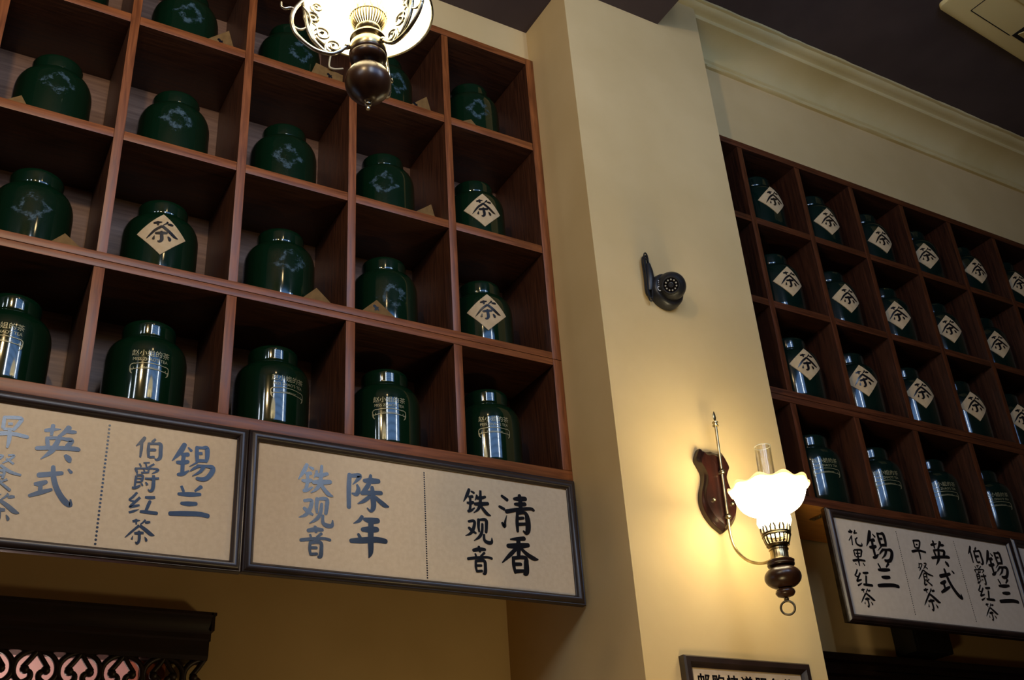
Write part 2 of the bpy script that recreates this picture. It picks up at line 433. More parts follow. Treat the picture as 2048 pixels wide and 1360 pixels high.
# ------------------------------------------------------------------ brush lettering: strokes as (x, y, width)
GLYPH = {
 'ying': [[[-0.384,0.325,0.087],[-0.25,0.367,0.105],[-0.009,0.424,0.018]],[[-0.218,0.498,0.105],[-0.227,0.199,0.07]],[[0.182,0.5,0.142],[0.085,0.348,0.106],[-0.044,0.191,0.07]],[[-0.014,0.215,0.105],[-0.056,0.036,0.122],[-0.128,-0.166,0.138],[-0.223,-0.313,0.103],[-0.4,-0.5,0.017]],[[0.15,0.359,0.053],[0.28,0.391,0.106],[0.388,0.399,0.053]],[[-0.326,0.144,0.069],[-0.3,0.015,0.104],[-0.264,-0.131,0.086]],[[-0.329,0.105,0.087],[-0.089,0.155,0.087],[0.11,0.159,0.088],[0.278,0.149,0.123],[0.271,0.071,0.123],[0.203,-0.046,0.122]],[[-0.529,-0.212,0.103],[-0.244,-0.156,0.112],[0.144,-0.103,0.113],[0.441,-0.083,0.123],[0.529,-0.117,0.07]],[[0.176,-0.287,0.069],[0.28,-0.385,0.148],[0.327,-0.49,0.052]]],
 'shi': [[[-0.362,0.219,0.137],[-0.07,0.29,0.129],[0.185,0.356,0.104]],[[-0.049,0.5,0.104],[-0.004,0.225,0.129],[0.09,-0.041,0.137],[0.236,-0.279,0.145],[0.389,-0.443,0.154],[0.511,-0.5,0.103],[0.491,-0.337,0.034]],[[0.326,0.491,0.052],[0.411,0.409,0.087]],[[-0.454,-0.044,0.068],[-0.305,-0.014,0.136],[-0.168,0.052,0.102]],[[-0.288,-0.021,0.102],[-0.279,-0.203,0.102]],[[-0.511,-0.373,0.084],[-0.271,-0.257,0.118],[-0.012,-0.138,0.077]]],
 'bo': [[[-0.209,0.484,0.142],[-0.316,0.292,0.162],[-0.549,0.015,0.04]],[[-0.314,0.27,0.121],[-0.304,-0.117,0.131],[-0.314,-0.494,0.08]],[[0.28,0.5,0.102],[0.147,0.347,0.122]],[[-0.003,0.278,0.102],[0.006,-0.11,0.142],[0.049,-0.448,0.101]],[[0.003,0.225,0.122],[0.311,0.276,0.102],[0.509,0.275,0.164],[0.546,-0.024,0.163],[0.549,-0.37,0.162],[0.405,-0.5,0.101],[0.322,-0.448,0.04]],[[0.032,-0.074,0.142],[0.301,-0.031,0.122]],[[0.066,-0.424,0.111],[0.315,-0.374,0.101]]],
 'jue': [[[-0.259,0.421,0.059],[-0.19,0.305,0.059]],[[-0.134,0.456,0.059],[0.07,0.5,0.052]],[[-0.053,0.437,0.052],[-0.02,0.316,0.052]],[[0.217,0.47,0.067],[0.083,0.363,0.059],[-0.049,0.248,0.067]],[[-0.381,0.229,0.059],[-0.321,0.129,0.081],[-0.29,0.032,0.029]],[[-0.387,0.221,0.066],[-0.107,0.263,0.059],[0.262,0.303,0.067],[0.359,0.27,0.082],[0.273,0.186,0.059],[0.165,0.115,0.019]],[[-0.103,0.224,0.052],[-0.059,0.137,0.044]],[[0.052,0.248,0.059],[0.061,0.155,0.052]],[[-0.177,0.103,0.059],[0.076,0.149,0.059]],[[-0.319,-0.027,0.073],[-0.327,-0.23,0.073],[-0.328,-0.415,0.058]],[[-0.32,-0.019,0.066],[-0.125,0.017,0.074],[-0.118,-0.122,0.088],[-0.144,-0.219,0.066]],[[-0.31,-0.119,0.044],[-0.129,-0.092,0.041]],[[-0.311,-0.243,0.058],[-0.144,-0.219,0.051]],[[-0.414,-0.466,0.072],[-0.291,-0.441,0.087],[-0.16,-0.345,0.058]],[[-0.139,-0.265,0.058],[-0.081,-0.349,0.051]],[[-0.037,-0.087,0.059],[0.182,-0.063,0.074],[0.414,-0.013,0.067]],[[0.227,0.069,0.089],[0.248,-0.147,0.111],[0.245,-0.412,0.11],[0.168,-0.5,0.073],[0.099,-0.448,0.029]],[[-0.003,-0.207,0.037],[0.063,-0.298,0.081]]],
 'hong': [[[-0.318,0.5,0.101],[-0.496,0.241,0.111],[-0.627,0.096,0.08],[-0.397,0.042,0.1]],[[-0.167,0.275,0.121],[-0.376,0.023,0.12],[-0.572,-0.235,0.1],[-0.356,-0.164,0.12],[-0.149,-0.095,0.08]],[[-0.592,-0.5,0.099],[-0.37,-0.408,0.1],[-0.167,-0.298,0.03]],[[0.045,0.314,0.101],[0.262,0.322,0.153],[0.495,0.365,0.122]],[[0.28,0.132,0.142],[0.206,-0.112,0.141],[0.149,-0.331,0.121]],[[-0.118,-0.397,0.1],[0.135,-0.386,0.151],[0.627,-0.386,0.152]]],
 'cha': [[[-0.337,0.376,0.086],[-0.198,0.412,0.104],[-0.05,0.448,0.023]],[[-0.206,0.492,0.069],[-0.182,0.26,0.06]],[[0.148,0.5,0.07],[0.09,0.402,0.069],[-0.033,0.278,0.043]],[[0.144,0.372,0.069],[0.243,0.402,0.104],[0.343,0.424,0.07]],[[-0.062,0.238,0.103],[-0.214,0.075,0.086],[-0.393,-0.125,0.077],[-0.555,-0.314,0.023]],[[-0.046,0.24,0.104],[0.189,0.088,0.138],[0.407,-0.067,0.138],[0.555,-0.104,0.023]],[[-0.22,-0.105,0.086],[-0.031,-0.065,0.12],[0.135,-0.045,0.086]],[[-0.057,0.022,0.069],[-0.021,-0.171,0.103],[-0.015,-0.385,0.102],[-0.087,-0.5,0.085],[-0.144,-0.435,0.034]],[[-0.267,-0.218,0.023],[-0.293,-0.363,0.077]],[[0.184,-0.201,0.026],[0.255,-0.318,0.094],[0.236,-0.383,0.034]]],
 'xi': [[[-0.264,0.5,0.13],[-0.369,0.257,0.148],[-0.581,-0.067,0.022]],[[-0.159,0.429,0.037],[-0.062,0.336,0.084]],[[-0.344,0.174,0.074],[-0.15,0.204,0.13]],[[-0.257,0.197,0.111],[-0.27,-0.077,0.11],[-0.261,-0.384,0.109]],[[-0.429,-0.082,0.091],[-0.288,-0.07,0.128],[-0.132,-0.017,0.111]],[[-0.371,-0.448,0.091],[-0.241,-0.41,0.109],[-0.074,-0.288,0.037]],[[0.091,0.469,0.094],[0.111,0.216,0.112],[0.135,0.024,0.093]],[[0.091,0.459,0.084],[0.245,0.474,0.075],[0.382,0.477,0.132],[0.41,0.224,0.122],[0.385,0.063,0.093]],[[0.169,0.284,0.084],[0.267,0.3,0.075]],[[0.132,0.053,0.093],[0.366,0.08,0.093]],[[0.136,0.005,0.056],[-0.084,-0.165,0.016]],[[0.164,-0.117,0.083],[0.029,-0.225,0.064],[-0.054,-0.305,0.022]],[[0.163,-0.108,0.093],[0.378,-0.085,0.074],[0.579,-0.093,0.131],[0.581,-0.239,0.14],[0.459,-0.432,0.129],[0.319,-0.5,0.12],[0.166,-0.493,0.092]],[[0.327,-0.122,0.111],[0.231,-0.282,0.083],[0.019,-0.442,0.018]]],
 'lan': [[[-0.32,0.455,0.08],[-0.238,0.288,0.09]],[[0.296,0.5,0.122],[0.112,0.327,0.06]],[[-0.374,0.176,0.099],[-0.035,0.202,0.15],[0.286,0.246,0.101]],[[-0.262,-0.12,0.099],[-0.049,-0.112,0.149],[0.183,-0.081,0.12]],[[-0.584,-0.5,0.136],[-0.176,-0.448,0.157],[0.307,-0.407,0.149],[0.584,-0.434,0.14]]],
 'tie': [[[-0.321,0.473,0.118],[-0.423,0.232,0.132],[-0.593,-0.072,0.029]],[[-0.249,0.412,0.059],[-0.116,0.359,0.103]],[[-0.337,0.159,0.103],[-0.185,0.194,0.118]],[[-0.291,0.165,0.103],[-0.292,-0.144,0.102],[-0.335,-0.401,0.116]],[[-0.454,-0.095,0.087],[-0.289,-0.093,0.131],[-0.167,-0.043,0.117]],[[-0.396,-0.437,0.116],[-0.275,-0.393,0.102],[-0.103,-0.259,0.044]],[[0.017,0.292,0.089],[-0.072,0.054,0.035]],[[-0.005,0.162,0.133],[0.208,0.191,0.133],[0.379,0.257,0.104]],[[0.18,0.5,0.089],[0.163,0.199,0.118],[0.13,-0.116,0.132],[0.013,-0.328,0.102],[-0.174,-0.478,0.023]],[[-0.095,-0.104,0.117],[0.194,-0.066,0.162],[0.485,-0.013,0.133]],[[0.159,-0.14,0.103],[0.3,-0.319,0.132],[0.444,-0.454,0.132],[0.593,-0.5,0.035]]],
 'guan': [[[-0.446,0.335,0.111],[-0.182,0.383,0.128],[-0.194,0.154,0.143],[-0.287,-0.069,0.142],[-0.425,-0.221,0.11],[-0.641,-0.321,0.025]],[[-0.444,0.048,0.126],[-0.287,-0.069,0.142],[-0.096,-0.167,0.079]],[[0.037,0.472,0.144],[0.015,0.179,0.128],[0.04,-0.091,0.079]],[[0.02,0.454,0.096],[0.387,0.5,0.145],[0.405,0.227,0.144],[0.372,-0.051,0.128]],[[0.21,0.294,0.112],[0.174,-0.045,0.127],[0.028,-0.303,0.127],[-0.244,-0.5,0.025]],[[0.267,-0.139,0.096],[0.269,-0.396,0.127],[0.411,-0.5,0.159],[0.611,-0.477,0.143],[0.641,-0.262,0.032]]],
 'yin': [[[-0.021,0.5,0.109],[0.012,0.323,0.095]],[[-0.255,0.345,0.122],[-0.012,0.411,0.15],[0.23,0.424,0.109]],[[-0.19,0.237,0.068],[-0.154,0.125,0.081]],[[0.194,0.291,0.095],[0.03,0.145,0.068]],[[-0.496,-0.0,0.107],[-0.143,0.075,0.108],[0.285,0.138,0.095],[0.496,0.109,0.096]],[[-0.177,-0.043,0.094],[-0.189,-0.274,0.094],[-0.144,-0.471,0.08]],[[-0.178,-0.056,0.094],[0.163,-0.008,0.122],[0.206,-0.233,0.122],[0.179,-0.465,0.134],[0.078,-0.5,0.054]],[[-0.13,-0.217,0.094],[0.039,-0.2,0.094]],[[-0.142,-0.433,0.094],[0.056,-0.401,0.094]]],
 'qing': [[[-0.417,0.419,0.075],[-0.268,0.332,0.094]],[[-0.504,0.123,0.074],[-0.373,0.069,0.084]],[[-0.464,-0.286,0.055],[-0.395,-0.391,0.092],[-0.368,-0.274,0.065],[-0.306,-0.082,0.012]],[[-0.059,0.387,0.076],[0.09,0.407,0.124],[0.28,0.433,0.115]],[[-0.04,0.246,0.076],[0.098,0.255,0.114],[0.258,0.286,0.105]],[[0.107,0.5,0.096],[0.123,0.322,0.114],[0.117,0.124,0.104]],[[-0.309,0.015,0.112],[0.068,0.117,0.095],[0.408,0.179,0.086],[0.504,0.147,0.077]],[[0.012,0.03,0.075],[-0.017,-0.231,0.093],[-0.017,-0.476,0.074]],[[0.0,0.002,0.085],[0.238,0.041,0.095],[0.303,-0.138,0.142],[0.291,-0.404,0.141],[0.224,-0.5,0.093],[0.141,-0.44,0.037]],[[0.049,-0.125,0.084],[0.178,-0.1,0.075]],[[0.017,-0.288,0.084],[0.254,-0.25,0.075]]],
 'xiang': [[[-0.28,0.426,0.039],[-0.062,0.464,0.099],[0.168,0.5,0.119]],[[-0.355,0.237,0.117],[-0.035,0.273,0.157],[0.279,0.327,0.119]],[[-0.022,0.441,0.119],[-0.031,0.2,0.128],[-0.048,-0.022,0.098]],[[-0.125,0.171,0.098],[-0.322,-0.015,0.107],[-0.57,-0.249,0.029]],[[0.042,0.208,0.079],[0.236,0.054,0.118],[0.436,-0.035,0.118],[0.57,-0.044,0.024]],[[-0.214,-0.067,0.087],[-0.219,-0.276,0.097],[-0.184,-0.479,0.077]],[[-0.226,-0.086,0.097],[0.146,-0.038,0.108],[0.173,-0.217,0.146],[0.154,-0.455,0.145],[0.058,-0.5,0.039]],[[-0.156,-0.247,0.097],[0.008,-0.231,0.087]],[[-0.171,-0.442,0.106],[0.076,-0.408,0.087]]],
 'chen': [[[-0.553,0.441,0.115],[-0.568,0.076,0.123],[-0.562,-0.467,0.112]],[[-0.534,0.405,0.096],[-0.285,0.451,0.125],[-0.303,0.362,0.106],[-0.465,0.167,0.015]],[[-0.35,0.193,0.048],[-0.301,0.057,0.114],[-0.358,-0.083,0.114],[-0.491,-0.074,0.038]],[[-0.139,0.328,0.096],[0.045,0.345,0.155],[0.269,0.368,0.127]],[[0.045,0.5,0.078],[-0.013,0.25,0.116],[-0.167,-0.019,0.124]],[[-0.205,-0.034,0.105],[0.045,0.01,0.115],[0.346,0.042,0.106]],[[0.084,0.168,0.096],[0.112,-0.114,0.144],[0.122,-0.377,0.133],[0.045,-0.5,0.076],[-0.06,-0.42,0.028]],[[0.006,-0.109,0.096],[-0.147,-0.243,0.095],[-0.327,-0.346,0.019]],[[0.18,-0.105,0.096],[0.354,-0.233,0.125],[0.461,-0.295,0.115],[0.568,-0.319,0.029]]],
 'nian': [[[-0.162,0.5,0.086],[-0.239,0.389,0.085],[-0.385,0.303,0.017]],[[-0.101,0.44,0.086],[0.056,0.425,0.147],[0.241,0.448,0.13]],[[-0.152,0.18,0.102],[0.057,0.205,0.154],[0.223,0.225,0.121]],[[-0.254,0.051,0.068],[-0.202,-0.043,0.085]],[[-0.441,-0.129,0.1],[-0.15,-0.087,0.144],[0.196,-0.031,0.137],[0.441,-0.045,0.12]],[[0.065,0.426,0.129],[0.057,-0.014,0.136],[0.057,-0.346,0.118],[0.005,-0.5,0.017]]],
 'hua': [[[-0.361,0.354,0.145],[-0.078,0.407,0.122]],[[-0.213,0.492,0.122],[-0.171,0.275,0.097]],[[0.191,0.5,0.122],[0.051,0.301,0.073]],[[0.057,0.322,0.122],[0.34,0.368,0.073]],[[-0.187,0.133,0.097],[-0.533,-0.228,0.058]],[[-0.239,0.046,0.106],[-0.296,-0.5,0.087]],[[0.275,0.065,0.097],[0.03,-0.123,0.058]],[[0.089,-0.016,0.121],[0.072,-0.339,0.135],[0.305,-0.453,0.136],[0.533,-0.407,0.107],[0.529,-0.247,0.049]]],
 'guo': [[[-0.276,0.432,0.098],[-0.238,0.068,0.111]],[[-0.25,0.435,0.098],[0.341,0.5,0.126],[0.313,0.33,0.126],[0.217,0.098,0.098]],[[-0.16,0.242,0.08],[0.201,0.288,0.072]],[[0.026,0.447,0.099],[-0.057,-0.152,0.125],[-0.065,-0.5,0.066]],[[-0.224,0.033,0.08],[0.217,0.098,0.081]],[[-0.495,-0.216,0.133],[-0.026,-0.13,0.134],[0.495,-0.131,0.112]],[[-0.363,-0.348,0.066],[-0.321,-0.453,0.066]],[[0.255,-0.266,0.067],[0.35,-0.44,0.089]]],
 'zao': [[[-0.216,0.466,0.095],[-0.207,0.13,0.106]],[[-0.218,0.459,0.095],[0.221,0.5,0.115],[0.203,0.329,0.107],[0.079,0.101,0.095]],[[-0.094,0.271,0.083],[0.039,0.286,0.076]],[[-0.201,0.085,0.083],[0.085,0.117,0.084]],[[-0.487,-0.128,0.131],[0.012,-0.028,0.121],[0.487,-0.068,0.107]],[[-0.02,0.06,0.095],[0.011,-0.211,0.113],[-0.008,-0.5,0.056]]],
 'can': [[[-0.211,0.48,0.059],[-0.26,0.289,0.059],[-0.346,0.254,0.039]],[[-0.23,0.425,0.053],[-0.034,0.453,0.053],[-0.149,0.287,0.053],[-0.304,0.113,0.033]],[[-0.26,0.289,0.046],[-0.183,0.191,0.046]],[[0.089,0.484,0.053],[0.244,0.5,0.06],[0.136,0.356,0.06],[-0.019,0.234,0.033]],[[0.054,0.387,0.053],[0.266,0.25,0.06]],[[-0.078,0.176,0.073],[-0.261,-0.027,0.066],[-0.496,-0.272,0.039]],[[-0.058,0.177,0.073],[0.201,0.018,0.092],[0.496,-0.045,0.053]],[[-0.127,-0.014,0.066],[-0.138,-0.303,0.078],[-0.187,-0.49,0.091],[-0.024,-0.449,0.049]],[[-0.098,0.015,0.066],[0.066,0.005,0.072],[0.045,-0.207,0.066]],[[-0.113,-0.131,0.046],[0.046,-0.102,0.046]],[[-0.133,-0.29,0.046],[0.027,-0.256,0.046]],[[0.175,-0.208,0.059],[-0.043,-0.347,0.046]],[[0.005,-0.316,0.059],[0.273,-0.5,0.079]]],
}
DIAMOND = [[[-0.363,0.469,0.076],[-0.202,0.51,0.121],[-0.028,0.554,0.023]],[[-0.2,0.585,0.076],[-0.181,0.376,0.091]],[[0.188,0.601,0.076],[0.133,0.505,0.068],[0.009,0.408,0.023]],[[0.18,0.476,0.068],[0.304,0.483,0.114],[0.41,0.477,0.061]],[[-0.036,0.339,0.106],[-0.271,0.14,0.106],[-0.457,-0.104,0.076],[-0.59,-0.277,0.012]],[[0.005,0.341,0.121],[0.259,0.144,0.136],[0.496,-0.042,0.121],[0.643,-0.087,0.023]],[[-0.226,-0.012,0.106],[-0.016,0.025,0.129],[0.174,0.057,0.106]],[[-0.031,0.119,0.076],[-0.006,-0.088,0.136],[0.006,-0.298,0.136],[-0.076,-0.401,0.091],[-0.144,-0.369,0.045]],[[-0.278,-0.132,0.023],[-0.304,-0.278,0.106]],[[0.228,-0.11,0.045],[0.305,-0.205,0.129],[0.313,-0.302,0.076]]]
TEXT_L1 = [('ying', -1.5911, -0.395, 0.2552), ('shi', -1.5944, -0.69, 0.252), ('bo', -1.0075, -0.3333, 0.1557), ('jue', -1.002, -0.5434, 0.2099), ('hong', -1.0016, -0.7435, 0.1504), ('cha', -1.0015, -0.9427, 0.173), ('xi', -0.6946, -0.3872, 0.2474), ('lan', -0.6861, -0.6801, 0.2233), ('zao', -1.904, -0.364, 0.225), ('can', -1.913, -0.642, 0.241), ('cha', -1.88, -0.89, 0.205)]
TEXT_L2 = [('tie', 1.6074, -0.3828, 0.2074), ('guan', 1.608, -0.6226, 0.1879), ('yin', 1.6102, -0.8703, 0.2164), ('qing', 1.9802, -0.4353, 0.3236), ('xiang', 1.9823, -0.7957, 0.3023), ('chen', 0.6645, -0.4362, 0.2922), ('nian', 0.6598, -0.7941, 0.3186), ('tie', 0.234, -0.389, 0.233), ('guan', 0.24, -0.637, 0.206), ('yin', 0.242, -0.874, 0.227)]
TEXT_R1 = [('xi', 5.87, -0.379, 0.281), ('lan', 5.884, -0.663, 0.235), ('hua', 5.5621, -0.331, 0.1556), ('guo', 5.5605, -0.5275, 0.1668), ('hong', 5.56, -0.725, 0.161), ('cha', 5.559, -0.913, 0.176), ('ying', 6.75, -0.363, 0.256), ('shi', 6.771, -0.661, 0.279), ('zao', 6.4406, -0.3543, 0.1994), ('can', 6.4482, -0.5993, 0.2256), ('cha', 6.45, -0.852, 0.222), ('bo', 7.294, -0.317, 0.18), ('jue', 7.296, -0.524, 0.199), ('hong', 7.304, -0.713, 0.165), ('cha', 7.308, -0.905, 0.176), ('xi', 7.594, -0.383, 0.267), ('lan', 7.64, -0.661, 0.244)]
DOTS = {'l1': [[-1.284, -0.205], [-1.279, -1.061]], 'l2': [[1.138, -0.2], [1.145, -1.057]], 'r1': [[6.176, -0.196], [6.164, -1.02]], 'r2': [[7.015, -0.199], [7.033, -1.022]]}
CARDS = [('0B', 0.2, [[-0.821, 3.852], [-0.656, 4.013], [-0.57, 3.843]]), ('1A', 0.1, [[-2.316, 2.464], [-2.242, 2.524], [-2.194, 2.445]]), ('2A', 0.12, [[-1.846, 1.266], [-1.762, 1.359], [-1.663, 1.282]]), ('0C', 0.15, [[0.139, 3.829], [0.177, 3.921], [0.462, 3.872], [0.453, 3.817]]), ('0D', 0.2, [[1.229, 3.867], [1.371, 4.002], [1.44, 3.863]]), ('0E', 0.08, [[1.747, 3.74], [1.806, 3.775], [1.833, 3.746]]), ('1D', 0.2, [[1.222, 2.53], [1.383, 2.661], [1.437, 2.544]]), ('2C', 0.12, [[0.139, 1.281], [0.237, 1.384], [0.36, 1.272]]), ('2D', 0.08, [[0.651, 1.256], [0.766, 1.374], [0.924, 1.252]])]
# ------------------------------------------------------------------ the room
PX0, PX1, PY = 2.577, 4.44, -0.684          # the pillar between the two shelf bays
CZ, SZ = 5.90, 5.309                        # ceiling, lowered ceiling over the left bay
b = MB()
b.box(PX0, PX1, PY, 1.6, -Z0, CZ)
struct('wall_pillar', b, 'plaster')
b = MB()
b.box(-8, PX0, .835, 1.6, -.085, CZ)
b.box(-8, PX0, .08, .835, 4.826, CZ)
b.box(-8, PX0, 1.28, 1.6, -1.42, -.085)
b.box(-.46, PX0, 1.28, 1.6, -Z0, -1.42)
struct('wall_left', b, 'plaster')
b = MB()
b.box(PX1, 13, .54, 1.6, -Z0, CZ)
b.box(PX1, 13, -.22, .54, 4.395, CZ)
struct('wall_right', b, 'plaster')
b = MB()
b.box(-12.2, 13.2, -9.2, 1.6, CZ, CZ + .2)
b.box(-8, 3.83, -2.7, .08, SZ, CZ)
struct('ceiling', b, 'ceiling')
b = MB()
b.box(-12.2, 13.2, -9.2, 3.2, -Z0 - .2, -Z0)
struct('floor', b, 'floor')
b = MB()
xs = [-12.2] + [v for p in ((-10.2, -9.6), (-6.8, -6.3), (-1.7, 4.5)) for v in p] + [13.2]
for i in range(0, len(xs), 2):
    b.box(xs[i], xs[i + 1], -9.2, ROOM_Y, -Z0, CZ)
for xa, xb in ((-10.2, -9.6), (-6.8, -6.3), (-1.7, 4.5)):
    b.box(xa, xb, -9.2, ROOM_Y, -Z0, WIN_Z[0])
    b.box(xa, xb, -9.2, ROOM_Y, WIN_Z[1], CZ)
struct('wall_front', b, 'roomwall')
b = MB()
b.box(-12.4, -12.2, -9.2, 1.6, -Z0, CZ)
b.box(-12.2, -8, 1.28, 1.6, -Z0, CZ)
struct('wall_far_left', b, 'roomwall')
struct('wall_far_right', MB().box(13.0, 13.2, -9.2, 1.6, -Z0, CZ), 'roomwall')
for i, (xa, xb, rad, colr) in enumerate(WINDOWS):
    b = MB()
    for x in (xa, xb):
        b.box(x - .035, x + .035, ROOM_Y - .01, ROOM_Y + .05, WIN_Z[0], WIN_Z[1])
    nz = 7
    for k in range(nz + 1):
        z = WIN_Z[0] + (WIN_Z[1] - WIN_Z[0]) * k / nz
        b.box(xa, xb, ROOM_Y - .01, ROOM_Y + .05, z - .03, z + .03)
    struct('window_%d' % (i + 1), b, 'darkwood')
# passage seen through the carved valance, bottom left
b = MB()
b.box(-6.2, -.3, 3.0, 3.2, -Z0, -1.3)
b.box(-.46, -.3, 1.6, 3.0, -Z0, -1.3)
b.box(-6.2, -.3, 1.6, 3.2, -1.42, -1.3)
struct('wall_passage', b, 'pink')
struct('door_1', MB().box(-.66, -.46, 1.24, 1.6, -Z0, -1.42, .01), 'redwood')
point('passage_lamp', (-2.0, 2.2, -2.4), 6, (1.0, .78, .66), .1)
# cornice on the right
prof = [(-.21, 5.50), (-.262, 5.50), (-.272, 5.512), (-.272, 5.545), (-.285, 5.556)]
for k in range(9):
    t = k / 8 * math.pi / 2
    prof.append((-.62 + .325 * math.cos(t) ** 1.0, 5.565 + .215 * math.sin(t)))
prof += [(-.625, 5.785), (-.635, 5.80), (-.635, 5.818), (-.65, 5.826)]
prof += [(-.69, 5.828), (-.73, 5.838), (-.755, 5.855), (-.765, 5.872), (-.80, 5.876), (-.805, 5.90), (-.21, 5.90)]
b = MB()
n = 60
x0, x1 = 3.84, 13.0
rnd = random.Random(3)
prev = None
for i in range(n + 1):
    x = x0 + (x1 - x0) * i / n
    ring = []
    for k, (y, z) in enumerate(prof):
        j = rnd.uniform(-.008, .008) if k in (1, 2, 3) else (rnd.uniform(-.006, .006) if k >= len(prof) - 4 and k < len(prof) - 1 else 0)
        ring.append(b.bm.verts.new((x, y + j, z + (j * .7 if k < 4 else 0))))
    if prev:
        for k in range(len(prof)):
            q = (k + 1) % len(prof)
            b.bm.faces.new((prev[k], prev[q], ring[q], ring[k]))
    else:
        b.bm.faces.new(list(reversed(ring)))
    prev = ring
b.bm.faces.new(prev)
struct('trim_1', b, 'cornice', smooth=30)
# dark panelling rail along the right wall
prof = [(.54, -Z0), (.46, -Z0), (.46, -1.62), (.44, -1.60), (.44, -1.46), (.40, -1.44), (.40, -1.40), (.43, -1.38), (.43, -1.33), (.38, -1.31), (.36, -1.275), (.36, -1.25), (.54, -1.25)]
struct('trim_2', MB().extrude_x(prof, PX1, 13.0), 'darkwood', smooth=30)

# ------------------------------------------------------------------ shelf units
def shelf(name, label, group, xs, zs, y0, depth, wv, wh, th, bottoms, ends, under=None):
    """xs: upright centres; zs: (low, high) of every board from the bottom up; ends: (x0,x1) outer faces"""
    t = thing(name, label, 'shelf', (ends[0], y0, zs[0][0]), group)
    ox, oy, oz = ends[0], y0, zs[0][0]
    D = depth
    zt, zb = zs[-1][1], zs[0][0]
    bk = MB().box(ends[0] - ox + .01, ends[1] - ox - .01, D - .02, D, 0.01, zt - zb - .01)
    obj('back_panel', bk, 'wood_back', t, label='pale back panel')
    for x in (ends[0], ends[1]):
        a, c = (x, x + .098) if x == ends[0] else (x - .098, x)
        obj('side_panel', MB().box(a - ox, c - ox, 0, D - .02, zs[0][1] - zb if bottoms else 0.0, zt - zb, .006), wv, t)
    for x in xs:
        obj('divider', MB().box(x - th / 2 - ox, x + th / 2 - ox, .004, D - .02, zs[0][1] - zb, zs[-1][0] - zb, .005), wv, t)
    edges = [ends[0] + .098] + [v for x in xs for v in (x - th / 2, x + th / 2)] + [ends[1] - .098]
    for k, (za, zc) in enumerate(zs):
        mbx = MB()
        if k == 0 and bottoms:
            mbx.box(0, ends[1] - ox, 0, D - .02, za - zb, zc - zb, .006)
        elif k == 0 or k == len(zs) - 1:
            mbx.box(.098, ends[1] - .098 - ox, 0, D - .02, za - zb, zc - zb, .006)
        else:
            for i in range(0, len(edges), 2):
                mbx.box(edges[i] - ox, edges[i + 1] - ox, .006, D - .02, za - zb, zc - zb, .005)
        obj('shelf_board' if 0 < k < len(zs) - 1 else ('bottom_board' if k == 0 else 'top_board'), mbx, wh, t)
    lit_front = {'wood_v': 'lit_front_v', 'wood_h': 'lit_front_h', 'wood2_v': 'lit_front2_v', 'wood2_h': 'lit_front2_h'}
    for o in t.children:                               # front faces get the lighter copy, front light put into the colour
        base = {M[k].name: k for k in lit_front}.get(o.data.materials[0].name)
        if base:
            o.data.materials.append(M[lit_front[base]])
            for p in o.data.polygons:
                if p.normal.y < -.6:
                    p.material_index = 1
        if under and o.name.startswith('bottom_board'):     # wall lamp's glow on the underside put into its colour
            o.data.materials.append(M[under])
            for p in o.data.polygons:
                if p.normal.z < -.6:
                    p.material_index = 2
    return t

LX = [-2.5, -1.5, -.5, .5, 1.5]
LEND = (-3.55, 2.575)
G1 = 'wooden jar shelves of the left bay'
G2 = 'wooden jar shelves of the right bay'
shelf('shelf_unit', 'tall red brown pigeonhole shelf full of green jars, left of the pillar', None,
      [-2.5, -1.5, -.5, .5, 1.5], [(1.124, 1.192), (2.289, 2.378), (3.556, 3.65), (4.733, 4.822)], 0, .83, 'wood_v', 'wood_h', .076, False, LEND)
shelf('shelf_unit', 'single row shelf unit under the tall left one, holding gold lettered jars', None,
      [-2.5, -1.5, -.5, .5, 1.5], [(-.07, .03), (1.058, 1.121)], 0, .83, 'wood_v', 'wood_h', .082, True, LEND)
RX = [5.124 + .882 * i for i in range(7)]
REND = (4.445, 5.124 + .882 * 7)
RY = -.3
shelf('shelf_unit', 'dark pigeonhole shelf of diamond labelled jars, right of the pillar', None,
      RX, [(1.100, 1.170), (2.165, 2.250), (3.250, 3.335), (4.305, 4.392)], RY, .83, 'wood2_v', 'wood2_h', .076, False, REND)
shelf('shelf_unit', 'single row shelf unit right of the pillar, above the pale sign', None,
      RX, [(-.062, .03), (1.03, 1.097)], RY, .83, 'wood2_v', 'wood2_h', .08, True, REND, 'lamp_glow_wood')

# ------------------------------------------------------------------ jars
BODY = [(0, 0), (.265, 0), (.285, .008), (.297, .03), (.303, .10), (.306, .3), (.306, .47), (.304, .515), (.296, .56), (.281, .598), (.260, .627), (.236, .645), (.212, .653), (.204, .656), (.17, .658), (0, .658)]
LID = [(0, .654), (.17, .656), (.190, .658), (.197, .665), (.200, .69), (.203, .76), (.203, .785), (.199, .797), (.189, .806), (.17, .811), (0, .813)]
RB = .306
def jar_body_mesh(name, prof, m, seg=56):
    mb = MB().lathe(prof, seg)
    return mb
protos = {}
def jar_parts(root, glz, sc=1.0):
    for nm, prof in (('jar_body', BODY), ('lid', LID)):
        key = (nm, glz, sc)
        if key not in protos:
            o = obj(nm, MB().lathe([(r * sc, z * sc) for r, z in prof], 56), glz, root, smooth=50)
            protos[key] = o
        else:
            o = protos[key].copy()
            COL.objects.link(o)
            o.parent = root
            o.location = (0, 0, 0)

def wrap(r, az, zc, roll=0.0):
    cr, sr = math.cos(roll), math.sin(roll)
    def put(x, y, k=0):
        u, v = x * cr - y * sr, x * sr + y * cr
        z = zc + v
        rr = r
        if z > .55:
            pass
        rr = rr - 1.4 * max(z - .475, 0) ** 2 + .0003 * k
        a = az + u / r
        return (rr * math.sin(a), -rr * math.cos(a), z)
    return put

